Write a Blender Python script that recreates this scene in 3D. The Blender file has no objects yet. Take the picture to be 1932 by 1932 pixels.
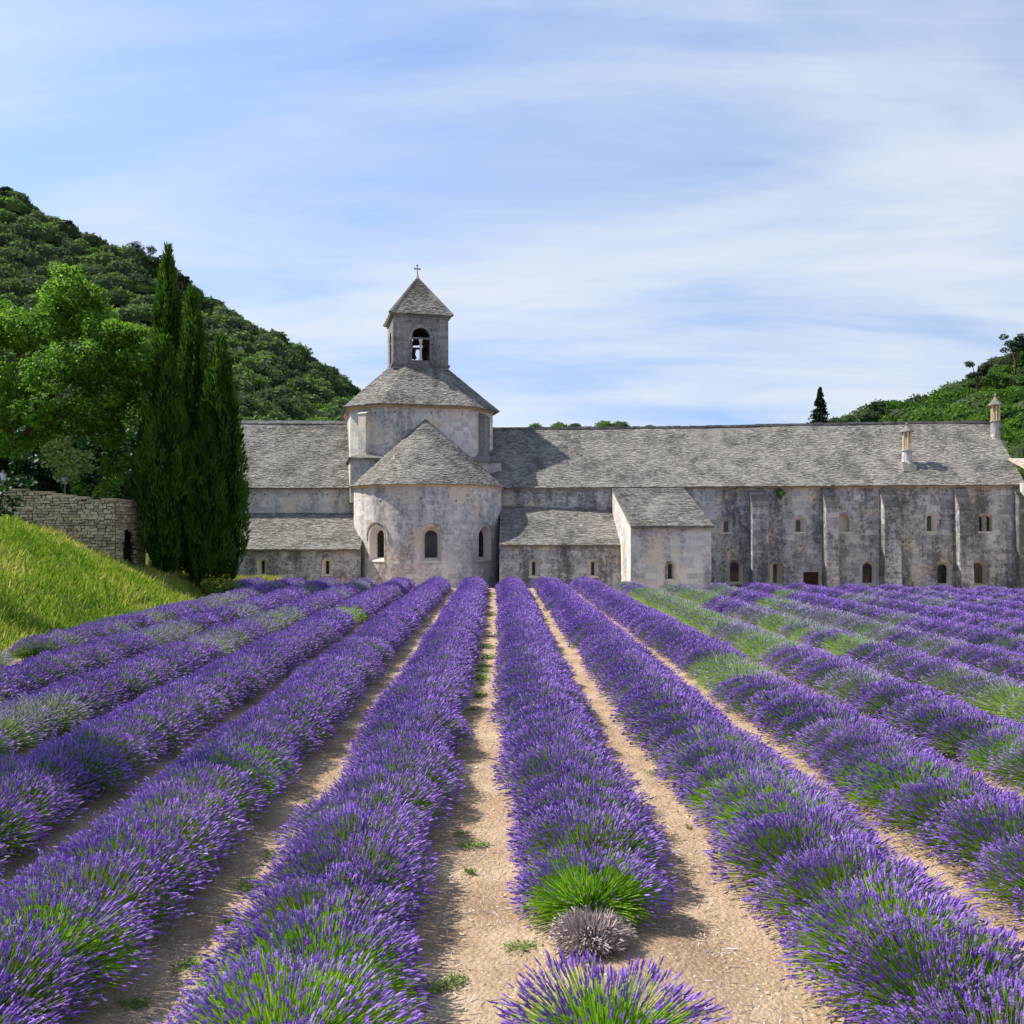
import bpy, math, random
import numpy as np
from mathutils import Matrix, Vector
R = math.radians
PI = math.pi
scene = bpy.context.scene
col = scene.collection
rng = np.random.default_rng(7)
random.seed(7)

# ---------------------------------------------------------------- camera
CAMZ, F, HZ, CX = 3.2, 1700.0, 1002.0, 966.0     # pinhole read off the photograph (1932 px wide copy)
cd = bpy.data.cameras.new('camera'); cam = bpy.data.objects.new('camera', cd); col.objects.link(cam)
cam.location = (0, 0, CAMZ); cam.rotation_euler = (R(90), 0, 0)
cd.sensor_width = 36; cd.lens = 36 * F / 1932; cd.shift_y = (HZ - 966) / 1932
cd.clip_start = 0.1; cd.clip_end = 5000
scene.camera = cam

# ---------------------------------------------------------------- sky, clouds, sun, exposure
SUN_EL, SUN_BACK = R(51), R(12)                  # sun on the left, slightly beyond the facade plane
sun_dir = Vector((-math.cos(SUN_EL) * math.cos(SUN_BACK), math.cos(SUN_EL) * math.sin(SUN_BACK), math.sin(SUN_EL)))
w = bpy.data.worlds.new('World'); scene.world = w; w.use_nodes = True
nt = w.node_tree; nt.nodes.clear()
def N(tree, kind, **kw):
    n = tree.nodes.new(kind)
    for k, v in kw.items():
        if k.startswith('i_'):
            key = k[2:]
            n.inputs[int(key) if key.isdigit() else key.replace('_', ' ')].default_value = v
        else: setattr(n, k, v)
    return n
def L(tree, a, b): tree.links.new(a, b)
def math_node(t, op, a, b=None, clamp=False):
    n = t.nodes.new('ShaderNodeMath'); n.operation = op; n.use_clamp = clamp
    for i, v in enumerate((a, b)):
        if v is None: continue
        if isinstance(v, (int, float)): n.inputs[i].default_value = v
        else: t.links.new(v, n.inputs[i])
    return n.outputs[0]
sky = N(nt, 'ShaderNodeTexSky', sky_type='NISHITA', sun_disc=False, sun_elevation=SUN_EL, sun_rotation=R(270 + 12),
        air_density=1.0, dust_density=0.6, ozone_density=1.6)
tc = N(nt, 'ShaderNodeTexCoord')
lift = N(nt, 'ShaderNodeVectorMath', operation='ADD'); L(nt, tc.outputs['Generated'], lift.inputs[0]); lift.inputs[1].default_value = (0, 0, 0.34)
L(nt, lift.outputs[0], sky.inputs[0])
sep = N(nt, 'ShaderNodeSeparateXYZ'); L(nt, tc.outputs['Generated'], sep.inputs[0])
zz = math_node(nt, 'ADD', math_node(nt, 'MAXIMUM', sep.outputs[2], 0.0), 0.16)
cmb = N(nt, 'ShaderNodeCombineXYZ')
L(nt, math_node(nt, 'DIVIDE', sep.outputs[0], zz), cmb.inputs[0]); L(nt, math_node(nt, 'DIVIDE', sep.outputs[1], zz), cmb.inputs[1])
def cloud(rot, sc, seed, detail, rough, dist):
    mp = N(nt, 'ShaderNodeMapping'); mp.inputs['Rotation'].default_value = (0, 0, R(rot)); mp.inputs['Scale'].default_value = sc
    mp.inputs['Location'].default_value = seed
    L(nt, cmb.outputs[0], mp.inputs[0])
    nz = N(nt, 'ShaderNodeTexNoise', i_Scale=1.0, i_Detail=detail, i_Roughness=rough, i_Distortion=dist)
    L(nt, mp.outputs[0], nz.inputs['Vector']); return nz.outputs[0]
c1 = cloud(32, (0.62, 1.35, 1), (6.5, 3.0, 0), 6, 0.55, 0.6)
c2 = cloud(24, (0.8, 3.4, 1), (13.0, 1.4, 0), 6, 0.6, 0.6)
c3 = cloud(25, (0.30, 0.42, 1), (10.7, 7.3, 0), 2, 0.5, 0.3)
s = math_node(nt, 'ADD', math_node(nt, 'MULTIPLY', c1, 0.62), math_node(nt, 'MULTIPLY', c2, 0.30))
s = math_node(nt, 'ADD', s, math_node(nt, 'MULTIPLY', c3, 0.42))
hzn = math_node(nt, 'POWER', math_node(nt, 'SUBTRACT', 1.0, math_node(nt, 'MAXIMUM', sep.outputs[2], 0.0)), 4.0)
s = math_node(nt, 'ADD', s, math_node(nt, 'MULTIPLY', hzn, 0.155))
mr = N(nt, 'ShaderNodeMapRange', interpolation_type='SMOOTHSTEP'); L(nt, s, mr.inputs[0])
mr.inputs[1].default_value = 0.52; mr.inputs[2].default_value = 0.89; mr.inputs[3].default_value = 0.0; mr.inputs[4].default_value = 0.93
air = N(nt, 'ShaderNodeMixRGB', blend_type='MULTIPLY'); air.inputs[0].default_value = 1.0; L(nt, sky.outputs[0], air.inputs[1])
air.inputs[2].default_value = (1.05, 1.12, 1.18, 1)
mixc = N(nt, 'ShaderNodeMixRGB'); L(nt, mr.outputs[0], mixc.inputs[0]); L(nt, air.outputs[0], mixc.inputs[1])
mixc.inputs[2].default_value = (3.45, 3.72, 4.05, 1)
bg = N(nt, 'ShaderNodeBackground'); bg.inputs['Strength'].default_value = 0.13
L(nt, mixc.outputs[0], bg.inputs[0])
wo = N(nt, 'ShaderNodeOutputWorld'); L(nt, bg.outputs[0], wo.inputs[0])
sl = bpy.data.lights.new('sun', 'SUN'); sl.energy = 4.5; sl.angle = R(0.8); sl.color = (1.0, 0.94, 0.84)
so = bpy.data.objects.new('sun', sl); col.objects.link(so); so.rotation_euler = sun_dir.to_track_quat('Z', 'Y').to_euler()
so.location = (-60, 20, 80)
vs = scene.view_settings; vs.view_transform = 'Standard'; vs.look = 'None'; vs.gamma = 1; vs.exposure = 0.84; vs.use_curve_mapping = False
scene.cycles.max_bounces = 6; scene.cycles.diffuse_bounces = 3; scene.cycles.glossy_bounces = 2
scene.cycles.transmission_bounces = 4; scene.cycles.transparent_max_bounces = 6

# ---------------------------------------------------------------- helpers
def at(px, py, D): return np.array([(px - CX) * D / F, D, CAMZ + (HZ - py) * D / F])
def xz(px, py, D): return (px - CX) * D / F, CAMZ + (HZ - py) * D / F
ROOT = {}
def tag(o, label=None, cat=None, group=None, kind=None):
    if label: o['label'] = label
    if cat: o['category'] = cat
    if group: o['group'] = group
    if kind: o['kind'] = kind
    return o
def thing(name, loc, label, cat, group=None, rz=0.0):
    o = bpy.data.objects.new(name, None); col.objects.link(o)
    o.location = loc; o.rotation_euler = (0, 0, rz); o.empty_display_size = 0.3
    ROOT[o.name] = (Matrix.Translation(Vector(loc)) @ Matrix.Rotation(rz, 4, 'Z')).inverted()
    return tag(o, label, cat, group)
class MB:
    def __init__(s): s.v = []; s.f = []; s.n = 0
    def add(s, V, Fc, mat=0, tint=None):
        V = np.asarray(V, float).reshape(-1, 3); Fc = np.asarray(Fc, np.int64)
        if len(Fc) == 0: return
        m = len(Fc); mat = np.full(m, mat) if np.isscalar(mat) else np.asarray(mat)
        tint = np.full(m, 0.5 if tint is None else tint) if (tint is None or np.isscalar(tint)) else np.asarray(tint)
        s.v.append(V); s.f.append((Fc + s.n, mat, tint)); s.n += len(V)
    def box(s, c, sz, rz=0.0, mat=0, tint=None):
        x, y, z = np.array(sz) / 2
        V = np.array([[i * x, j * y, k * z] for k in (-1, 1) for j in (-1, 1) for i in (-1, 1)])
        cr, sr = math.cos(rz), math.sin(rz); V = V @ np.array([[cr, sr, 0], [-sr, cr, 0], [0, 0, 1]]) + np.array(c)
        s.add(V, BOXF, mat, tint)
    def lathe(s, c, prof, seg=10, mat=0, tint=None, ph=0.0):
        prof = np.array(prof, float); a = np.arange(seg) * 2 * PI / seg + ph
        V = np.concatenate([np.stack([r * np.cos(a), r * np.sin(a), np.full(seg, z)], 1) for r, z in prof]) + np.array(c)
        Q = [[i * seg + j, i * seg + (j + 1) % seg, (i + 1) * seg + (j + 1) % seg, (i + 1) * seg + j] for i in range(len(prof) - 1) for j in range(seg)]
        s.add(V, Q, mat, tint)
    def tube(s, P, rad, seg=6, mat=0, tint=None):
        P = np.array(P, float); V = []
        for i in range(len(P)):
            d = P[min(i + 1, len(P) - 1)] - P[max(i - 1, 0)]; d = d / (np.linalg.norm(d) + 1e-9)
            u = np.cross(d, (0.3, 0.9, 0.2)); u /= np.linalg.norm(u); v = np.cross(d, u)
            for j in range(seg):
                a = 2 * PI * j / seg; V.append(P[i] + rad[i] * (math.cos(a) * u + math.sin(a) * v))
        Q = [[i * seg + j, i * seg + (j + 1) % seg, (i + 1) * seg + (j + 1) % seg, (i + 1) * seg + j] for i in range(len(P) - 1) for j in range(seg)]
        s.add(V, Q, mat, tint)
    def mesh(s, name, mats, inv=None, smooth=False):
        V = np.concatenate(s.v) if s.v else np.zeros((0, 3))
        if inv is not None:
            M = np.array(inv); V = V @ M[:3, :3].T + M[:3, 3]
        me = bpy.data.meshes.new(name)
        nl = sum(f.size for f, _, _ in s.f); npoly = sum(len(f) for f, _, _ in s.f)
        me.vertices.add(len(V)); me.vertices.foreach_set('co', V.astype(np.float32).ravel())
        me.loops.add(nl); me.loops.foreach_set('vertex_index', np.concatenate([f.ravel() for f, _, _ in s.f]).astype(np.int32))
        tot = np.concatenate([np.full(len(f), f.shape[1]) for f, _, _ in s.f])
        st = np.concatenate([[0], np.cumsum(tot)[:-1]])
        me.polygons.add(npoly); me.polygons.foreach_set('loop_start', st.astype(np.int32))
        me.polygons.foreach_set('material_index', np.concatenate([m for _, m, _ in s.f]).astype(np.int32))
        me.polygons.foreach_set('use_smooth', np.full(npoly, bool(smooth)))
        a = me.attributes.new('tint', 'FLOAT', 'FACE'); a.data.foreach_set('value', np.concatenate([t for _, _, t in s.f]).astype(np.float32))
        for m in (mats if isinstance(mats, (list, tuple)) else [mats]): me.materials.append(m)
        me.update(calc_edges=True); return me
    def build(s, name, mats, parent=None, root=None, smooth=False):
        root = root or parent
        me = s.mesh(name, mats, ROOT.get(root.name) if root else None, smooth)
        o = bpy.data.objects.new(name, me); col.objects.link(o)
        if parent: o.parent = parent
        return o
BOXF = np.array([[0, 2, 3, 1], [4, 5, 7, 6], [0, 1, 5, 4], [1, 3, 7, 5], [3, 2, 6, 7], [2, 0, 4, 6]])
def rep(Vt, Ft, M, T):
    """k transformed copies of a template: M (k,3,3) columns are axes, T (k,3)"""
    k, nv = len(T), len(Vt)
    V = np.einsum('kij,vj->kvi', M, Vt) + T[:, None, :]
    Fc = (np.asarray(Ft)[None] + (np.arange(k) * nv)[:, None, None]).reshape(-1, np.asarray(Ft).shape[1])
    return V.reshape(-1, 3), Fc
def frames(Dir, up=None, r=None):
    """orthonormal frames with z along Dir and random roll"""
    Dir = Dir / (np.linalg.norm(Dir, axis=1, keepdims=True) + 1e-9)
    a = rng.normal(size=Dir.shape) if up is None else np.broadcast_to(up, Dir.shape)
    x = np.cross(a, Dir); x /= (np.linalg.norm(x, axis=1, keepdims=True) + 1e-9)
    y = np.cross(Dir, x)
    return np.stack([x, y, Dir], 2)
def inst(name, me, parent=None, M=None):
    o = bpy.data.objects.new(name, me); col.objects.link(o)
    if parent: o.parent = parent
    if M is not None: o.matrix_basis = M
    return o

# ---------------------------------------------------------------- materials
def base_mat(name, rough=0.9, spec=0.2):
    m = bpy.data.materials.new(name); m.use_nodes = True; t = m.node_tree
    b = t.nodes['Principled BSDF']; b.inputs['Roughness'].default_value = rough
    b.inputs['Specular IOR Level'].default_value = spec
    return m, t, b
def noise(t, vec, scale, detail=4, rough=0.55, dist=0.0):
    n = N(t, 'ShaderNodeTexNoise', i_Scale=scale, i_Detail=detail, i_Roughness=rough, i_Distortion=dist)
    if vec is not None: L(t, vec, n.inputs['Vector'])
    return n.outputs[0]
def ramp(t, fac, stops, interp='LINEAR'):
    n = t.nodes.new('ShaderNodeValToRGB'); n.color_ramp.interpolation = interp
    e = n.color_ramp.elements
    while len(e) > 1: e.remove(e[0])
    e[0].position = stops[0][0]; e[0].color = (*stops[0][1], 1)
    for p, c in stops[1:]:
        k = e.new(p); k.color = (*c, 1)
    L(t, fac, n.inputs[0]); return n.outputs[0]
def mix(t, fac, a, b, mode='MIX'):
    n = N(t, 'ShaderNodeMixRGB', blend_type=mode)
    for i, v in ((0, fac), (1, a), (2, b)):
        if isinstance(v, (int, float)): n.inputs[i].default_value = v
        elif isinstance(v, tuple): n.inputs[i].default_value = (*v, 1)
        else: L(t, v, n.inputs[i])
    return n.outputs[0]
def step(t, v, lo, hi, a=0.0, b=1.0):
    n = N(t, 'ShaderNodeMapRange', interpolation_type='SMOOTHSTEP'); L(t, v, n.inputs[0])
    for i, x in enumerate((lo, hi, a, b)): n.inputs[i + 1].default_value = x
    return n.outputs[0]
def pos(t, sc=(1, 1, 1)):
    g = N(t, 'ShaderNodeNewGeometry'); mp = N(t, 'ShaderNodeMapping'); mp.inputs['Scale'].default_value = sc
    L(t, g.outputs['Position'], mp.inputs[0]); return mp.outputs[0], g
def bump(t, b, h, strength, dist=0.02):
    n = N(t, 'ShaderNodeBump'); n.inputs['Strength'].default_value = strength; n.inputs['Distance'].default_value = dist
    L(t, h, n.inputs['Height']); L(t, n.outputs[0], b.inputs['Normal'])
def stone_mat(name, lo, hi, dark, stain, spot=0.4, warm=None, red=False):
    m, t, b = base_mat(name, 0.95, 0.1)
    p, g = pos(t); ps, _ = pos(t, (1.5, 1.5, 0.30))
    oi = N(t, 'ShaderNodeObjectInfo')
    tone = math_node(t, 'FRACT', math_node(t, 'ADD', g.outputs['Random Per Island'], math_node(t, 'MULTIPLY', oi.outputs['Random'], 7.31)))
    tone = math_node(t, 'ADD', math_node(t, 'MULTIPLY', tone, 0.62), math_node(t, 'MULTIPLY', noise(t, p, 2.9, 6, 0.7), 0.45))
    c = ramp(t, tone, [(0.15, lo), (0.9, hi)])
    if warm: c = mix(t, step(t, noise(t, p, 0.55, 3), 0.5, 0.66), c, warm)
    st = math_node(t, 'ADD', math_node(t, 'MULTIPLY', noise(t, ps, 0.55, 7, 0.68, 0.3), 0.58), math_node(t, 'MULTIPLY', noise(t, p, 4.5, 6, 0.75), 0.42))
    c = mix(t, step(t, st, 0.60 - stain, 0.70 - stain * 0.60, 0, .9), c, dark)
    # small black and pale lichen spots
    c = mix(t, step(t, noise(t, p, 9, 3, 0.7), 0.60, 0.68, 0, spot), c, (0.045, 0.045, 0.047))
    c = mix(t, step(t, noise(t, p, 13, 2, 0.6), 0.63, 0.70, 0, 0.5 * spot + .15), c, (0.55, 0.53, 0.50))
    if red:
        rr = math_node(t, 'MULTIPLY', step(t, noise(t, p, 0.33, 2), 0.52, 0.62), step(t, noise(t, p, 5, 4, 0.7), 0.45, 0.62, 0, 0.55))
        c = mix(t, rr, c, (0.36, 0.17, 0.15))
    L(t, c, b.inputs['Base Color'])
    bump(t, b, noise(t, p, 16, 6, 0.7), 0.3, 0.02)
    return m
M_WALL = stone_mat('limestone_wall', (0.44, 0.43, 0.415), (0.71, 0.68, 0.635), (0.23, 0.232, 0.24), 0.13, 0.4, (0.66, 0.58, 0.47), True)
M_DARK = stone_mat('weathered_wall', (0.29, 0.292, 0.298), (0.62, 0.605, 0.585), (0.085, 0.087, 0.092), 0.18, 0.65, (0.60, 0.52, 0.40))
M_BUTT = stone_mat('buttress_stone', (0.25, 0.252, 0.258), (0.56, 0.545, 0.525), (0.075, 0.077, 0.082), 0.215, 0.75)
M_TOWER = stone_mat('tower_stone', (0.17, 0.17, 0.17), (0.31, 0.305, 0.295), (0.085, 0.086, 0.088), 0.15, 0.5)
M_TRIM = stone_mat('pale_trim', (0.50, 0.45, 0.375), (0.70, 0.64, 0.55), (0.30, 0.28, 0.25), 0.07, 0.15)
M_ROOF = stone_mat('stone_slab_roof', (0.155, 0.147, 0.135), (0.305, 0.288, 0.262), (0.09, 0.086, 0.08), 0.15, 0.45)
M_CORN = stone_mat('cornice_stone', (0.46, 0.36, 0.23), (0.60, 0.49, 0.34), (0.25, 0.21, 0.17), 0.08, 0.2)
M_RUBBLE = stone_mat('rubble_stone', (0.24, 0.195, 0.125), (0.62, 0.51, 0.33), (0.14, 0.125, 0.10), 0.07, 0.35)
M_MORTAR = stone_mat('rubble_core', (0.08, 0.07, 0.055), (0.13, 0.11, 0.08), (0.05, 0.05, 0.045), 0.1, 0.3)
def plain(name, c, rough=0.7, spec=0.3, metal=0.0, var=0.25, scale=6):
    m, t, b = base_mat(name, rough, spec); p, g = pos(t)
    cc = mix(t, noise(t, p, scale, 4), tuple(x * (1 - var) for x in c), tuple(min(1, x * (1 + var)) for x in c))
    L(t, cc, b.inputs['Base Color']); b.inputs['Metallic'].default_value = metal; return m
M_GLASS = plain('dark_glass', (0.012, 0.014, 0.018), 0.12, 0.5)
M_LEAD = plain('window_lead', (0.05, 0.05, 0.055), 0.6)
M_WOOD = plain('dark_red_wood', (0.055, 0.024, 0.018), 0.7)
M_BRONZE = plain('bell_bronze', (0.05, 0.04, 0.03), 0.5, 0.5, 0.6)
M_IRON = plain('grey_iron', (0.16, 0.16, 0.165), 0.5, 0.5, 0.4)
M_LAMP = plain('frosted_lamp_glass', (0.62, 0.66, 0.72), 0.3)
M_TILE = plain('terracotta_tile', (0.46, 0.385, 0.31), 0.9, 0.1)
M_BARK = plain('bark', (0.085, 0.055, 0.035), 0.95, 0.1, 0, 0.5, 9)
M_ROCK = stone_mat('pale_cliff_rock', (0.17, 0.165, 0.16), (0.32, 0.31, 0.295), (0.06, 0.06, 0.06), 0.14, 0.6)
def leaf_mat(name, stops, trans=0.35, rough=0.55, objvar=0.0, spec=0.25, tcol=1.3):
    m = bpy.data.materials.new(name); m.use_nodes = True; t = m.node_tree; t.nodes.clear()
    at_ = N(t, 'ShaderNodeAttribute', attribute_name='tint'); oi = N(t, 'ShaderNodeObjectInfo')
    f = at_.outputs['Fac']
    if objvar: f = math_node(t, 'ADD', f, math_node(t, 'MULTIPLY', math_node(t, 'SUBTRACT', oi.outputs['Random'], 0.5), objvar))
    c = ramp(t, f, stops)
    b = N(t, 'ShaderNodeBsdfPrincipled'); b.inputs['Roughness'].default_value = rough; b.inputs['Specular IOR Level'].default_value = spec
    L(t, c, b.inputs['Base Color'])
    tr = N(t, 'ShaderNodeBsdfTranslucent'); L(t, mix(t, 1.0, c, (tcol, tcol, tcol * .8), 'MULTIPLY'), tr.inputs[0])
    mx = N(t, 'ShaderNodeMixShader'); mx.inputs[0].default_value = trans
    L(t, b.outputs[0], mx.inputs[1]); L(t, tr.outputs[0], mx.inputs[2])
    o = N(t, 'ShaderNodeOutputMaterial'); L(t, mx.outputs[0], o.inputs[0]); return m
M_FLOWER = leaf_mat('lavender_flower', [(0.0, (0.17, 0.08, 0.36)), (0.45, (0.29, 0.16, 0.59)), (0.8, (0.40, 0.24, 0.70)), (1.0, (0.50, 0.37, 0.74))], 0.30, 0.7, 0.3, 0.1)
M_FLOWER2 = leaf_mat('fading_lavender_flower', [(0.0, (0.19, 0.125, 0.35)), (0.5, (0.33, 0.24, 0.57)), (1.0, (0.46, 0.37, 0.66))], 0.30, 0.7, 0.3, 0.1)
M_STEM = leaf_mat('lavender_stem', [(0.0, (0.08, 0.15, 0.025)), (0.5, (0.15, 0.25, 0.045)), (1.0, (0.26, 0.35, 0.09))], 0.3, 0.7, 0.3, 0.1)
M_STEMB = leaf_mat('fresh_green_stem', [(0.0, (0.10, 0.24, 0.015)), (0.5, (0.20, 0.40, 0.03)), (1.0, (0.38, 0.50, 0.09))], 0.35, 0.7, 0.2, 0.1)
M_STEMG = leaf_mat('grey_green_stem', [(0.0, (0.13, 0.19, 0.08)), (0.5, (0.22, 0.30, 0.13)), (1.0, (0.34, 0.40, 0.21))], 0.3, 0.7, 0.2, 0.1)
M_STEMP = leaf_mat('pale_green_stem', [(0.0, (0.15, 0.25, 0.05)), (0.5, (0.26, 0.40, 0.10)), (1.0, (0.42, 0.53, 0.20))], 0.35, 0.7, 0.2, 0.1)
M_DRY = leaf_mat('dead_lavender_twig', [(0.0, (0.20, 0.16, 0.175)), (0.5, (0.42, 0.34, 0.34)), (1.0, (0.62, 0.53, 0.50))], 0.1, 0.9, 0, 0.05)
M_CYP = leaf_mat('cypress_foliage', [(0.0, (0.008, 0.026, 0.006)), (0.4, (0.046, 0.115, 0.018)), (1.0, (0.18, 0.32, 0.045))], 0.38, 0.8, 0.1, 0.04)
M_LEAF = leaf_mat('broad_leaf', [(0.0, (0.034, 0.095, 0.010)), (0.5, (0.105, 0.225, 0.020)), (1.0, (0.24, 0.38, 0.05))], 0.5, 0.5, 0.0, 0.2)
M_LEAF_SHADE = leaf_mat('shaded_leaf', [(0.0, (0.010, 0.035, 0.008)), (0.5, (0.022, 0.070, 0.012)), (1.0, (0.05, 0.12, 0.02))], 0.3, 0.5, 0.2, 0.25)  # darker copy of the broad leaf, with the trees' shade put into its colour
M_OLIVE = leaf_mat('pale_olive_leaf', [(0.0, (0.12, 0.17, 0.05)), (0.5, (0.25, 0.33, 0.10)), (1.0, (0.42, 0.50, 0.19))], 0.35, 0.5, 0.0, 0.3)
M_OAK = leaf_mat('hill_oak_leaf', [(0.0, (0.032, 0.053, 0.028)), (0.35, (0.076, 0.108, 0.056)), (0.6, (0.095, 0.142, 0.056)), (0.8, (0.105, 0.18, 0.042)), (1.0, (0.15, 0.27, 0.045))], 0.38, 0.9, 0.75, 0.03)
M_OAKR = leaf_mat('bright_hill_leaf', [(0.0, (0.022, 0.058, 0.012)), (0.5, (0.062, 0.132, 0.022)), (1.0, (0.125, 0.22, 0.034))], 0.36, 0.9, 0.6, 0.03)
M_PINE = leaf_mat('pine_needles', [(0.0, (0.012, 0.030, 0.016)), (1.0, (0.035, 0.065, 0.035))], 0.15, 0.6, 0.2, 0.2)
M_GRASS = leaf_mat('meadow_grass', [(0.0, (0.08, 0.17, 0.014)), (0.4, (0.21, 0.33, 0.03)), (0.7, (0.38, 0.44, 0.08)), (1.0, (0.62, 0.52, 0.28))], 0.4, 0.7, 0, 0.15)
M_WEED = leaf_mat('weed_leaf', [(0.0, (0.06, 0.13, 0.02)), (1.0, (0.22, 0.34, 0.07))], 0.35, 0.6, 0.3, 0.2)
M_YELLOW = leaf_mat('yellow_flower', [(0.0, (0.30, 0.30, 0.03)), (1.0, (0.62, 0.46, 0.03))], 0.3, 0.6, 0, 0.2)
# soil
M_SOIL, t, b = base_mat('sandy_soil', 0.95, 0.1)
p, _ = pos(t)
c = ramp(t, noise(t, p, 1.1, 6, 0.6), [(0.3, (0.29, 0.20, 0.13)), (0.55, (0.43, 0.315, 0.215)), (0.8, (0.54, 0.43, 0.315))])
c = mix(t, step(t, noise(t, p, 34, 4, 0.75), 0.54, 0.66, 0, 0.65), c, (0.19, 0.125, 0.075))
c = mix(t, step(t, noise(t, p, 3.2, 5, 0.7), 0.5, 0.72, 0, 0.5), c, (0.24, 0.155, 0.095))
c = mix(t, step(t, noise(t, p, 30, 3, 0.6), 0.60, 0.68, 0, 0.8), c, (0.66, 0.57, 0.45))
vor = N(t, 'ShaderNodeTexVoronoi', i_Scale=26.0); L(t, p, vor.inputs['Vector'])
L(t, c, b.inputs['Base Color'])
hh = math_node(t, 'ADD', math_node(t, 'MULTIPLY', noise(t, p, 9, 8, 0.72), 1.0), math_node(t, 'MULTIPLY', vor.outputs['Distance'], -0.35))
bump(t, b, hh, 0.9, 0.06)
M_PEB = stone_mat('limestone_pebble', (0.40, 0.30, 0.20), (0.66, 0.56, 0.43), (0.30, 0.2, 0.12), 0.1, 0.1)
M_BANK, t, b = base_mat('grassy_earth', 0.95, 0.1); p, _ = pos(t)
L(t, ramp(t, noise(t, p, 1.2, 5), [(0.3, (0.06, 0.11, 0.015)), (0.7, (0.14, 0.18, 0.03))]), b.inputs['Base Color']); bump(t, b, noise(t, p, 12, 5), 0.8, 0.08)
M_HILL, t, b = base_mat('scrub_hillside', 0.95, 0.1); p, _ = pos(t)
L(t, ramp(t, noise(t, p, 0.25, 5), [(0.3, (0.018, 0.036, 0.014)), (0.7, (0.045, 0.075, 0.025))]), b.inputs['Base Color'])

# ---------------------------------------------------------------- ground
def sst(a, b_, x): t_ = np.clip((x - a) / (b_ - a), 0, 1); return t_ * t_ * (3 - 2 * t_)
ROW_SLOPE = -0.01706
def row_x(k, y): return 0.78 + 2.0 * k + ROW_SLOPE * y
def row_end(x): return np.interp(x, [-20, 3, 5.5, 7, 12, 23, 34], [50.5, 50.5, 48.5, 46, 45.2, 42.5, 40.5])
def wob(x, y, s, seed=0.0):
    return (np.sin(x * s + 1.3 + seed) * np.cos(y * s * 0.83 + seed * 2) + 0.5 * np.sin(x * s * 2.3 + y * s * 1.7 + seed) + 0.25 * np.cos(x * s * 4.1 - y * s * 3.7)) / 1.75
def gz(x, y):
    fade = sst(0, 1, 0) + 1.0
    near = (np.abs(x) < 45) & (y < 75)
    u = (x - 0.78 - ROW_SLOPE * y) / 2.0; ph = np.cos(2 * PI * u)      # +1 on a row, -1 mid path
    z = np.where(near, 0.035 * ph + 0.018 * wob(x, y, 2.1) + 0.012 * wob(x, y, 6.3, 2.0), 0.0)
    e = row_end(x)
    return z - 0.6 * sst(e + 0.5, e + 3.5, y)
def grid_axis(a, b_, d, outs): return np.concatenate([[-o for o in outs[::-1]], np.arange(a, b_ + 1e-6, d), outs])
gx = grid_axis(-26, 38, 0.16, [60, 100, 200, 400, 900, 1800]); gx = np.sort(gx)
gy = np.concatenate([[-1500, -600, -200, -60, -20, -6], np.arange(0, 30, 0.16), np.arange(30, 64, 0.4), [66, 70, 80, 100, 140, 200, 400, 900, 2500]])
X, Y = np.meshgrid(gx, gy); Z = gz(X, Y)
mb = MB(); nx, ny = len(gx), len(gy)
ii = (np.arange(ny - 1)[:, None] * nx + np.arange(nx - 1)[None]).ravel()
mb.add(np.stack([X, Y, Z], 2).reshape(-1, 3), np.stack([ii, ii + 1, ii + nx + 1, ii + nx], 1))
tag(mb.build('ground', M_SOIL, smooth=True), 'sandy beige soil of the lavender field', None, None, 'structure')

def foot(y): return np.interp(y, [0, 25, 36, 41, 50, 56, 75], [-12.5, -12.65, -13.0, -14.3, -15.6, -16.2, -18])
def bank_z(x, y):
    s_ = foot(y) - x
    slope = np.interp(y, [0, 30, 42, 52, 70], [0.42, 0.43, 0.44, 0.38, 0.3])
    z = slope * np.clip(s_, -1, 8.6) + 0.12 * np.clip(s_ - 8.6, 0, 30)
    z = z * sst(-0.6, 2.2, s_) - 0.12 * (1 - sst(-0.2, 0.6, s_))
    return z + 0.12 * wob(x, y, 0.9) * sst(0, 3, s_) - 0.6 * sst(51, 55, y) * (1 - sst(1, 5, s_))
bx = np.concatenate([[-90, -75, -60, -50], np.arange(-42, -11.4, 0.4)]); by = np.concatenate([[-10, 0, 6], np.arange(10, 66, 0.5), [68, 74, 85, 100]])
X, Y = np.meshgrid(bx, by); mb = MB(); nx, ny = len(bx), len(by)
ii = (np.arange(ny - 1)[:, None] * nx + np.arange(nx - 1)[None]).ravel()
mb.add(np.stack([X, Y, bank_z(X, Y)], 2).reshape(-1, 3), np.stack([ii, ii + 1, ii + nx + 1, ii + nx], 1))
tag(mb.build('grass_bank', M_BANK, smooth=True), 'grassy bank rising left of the lavender', None, None, 'structure')

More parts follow.
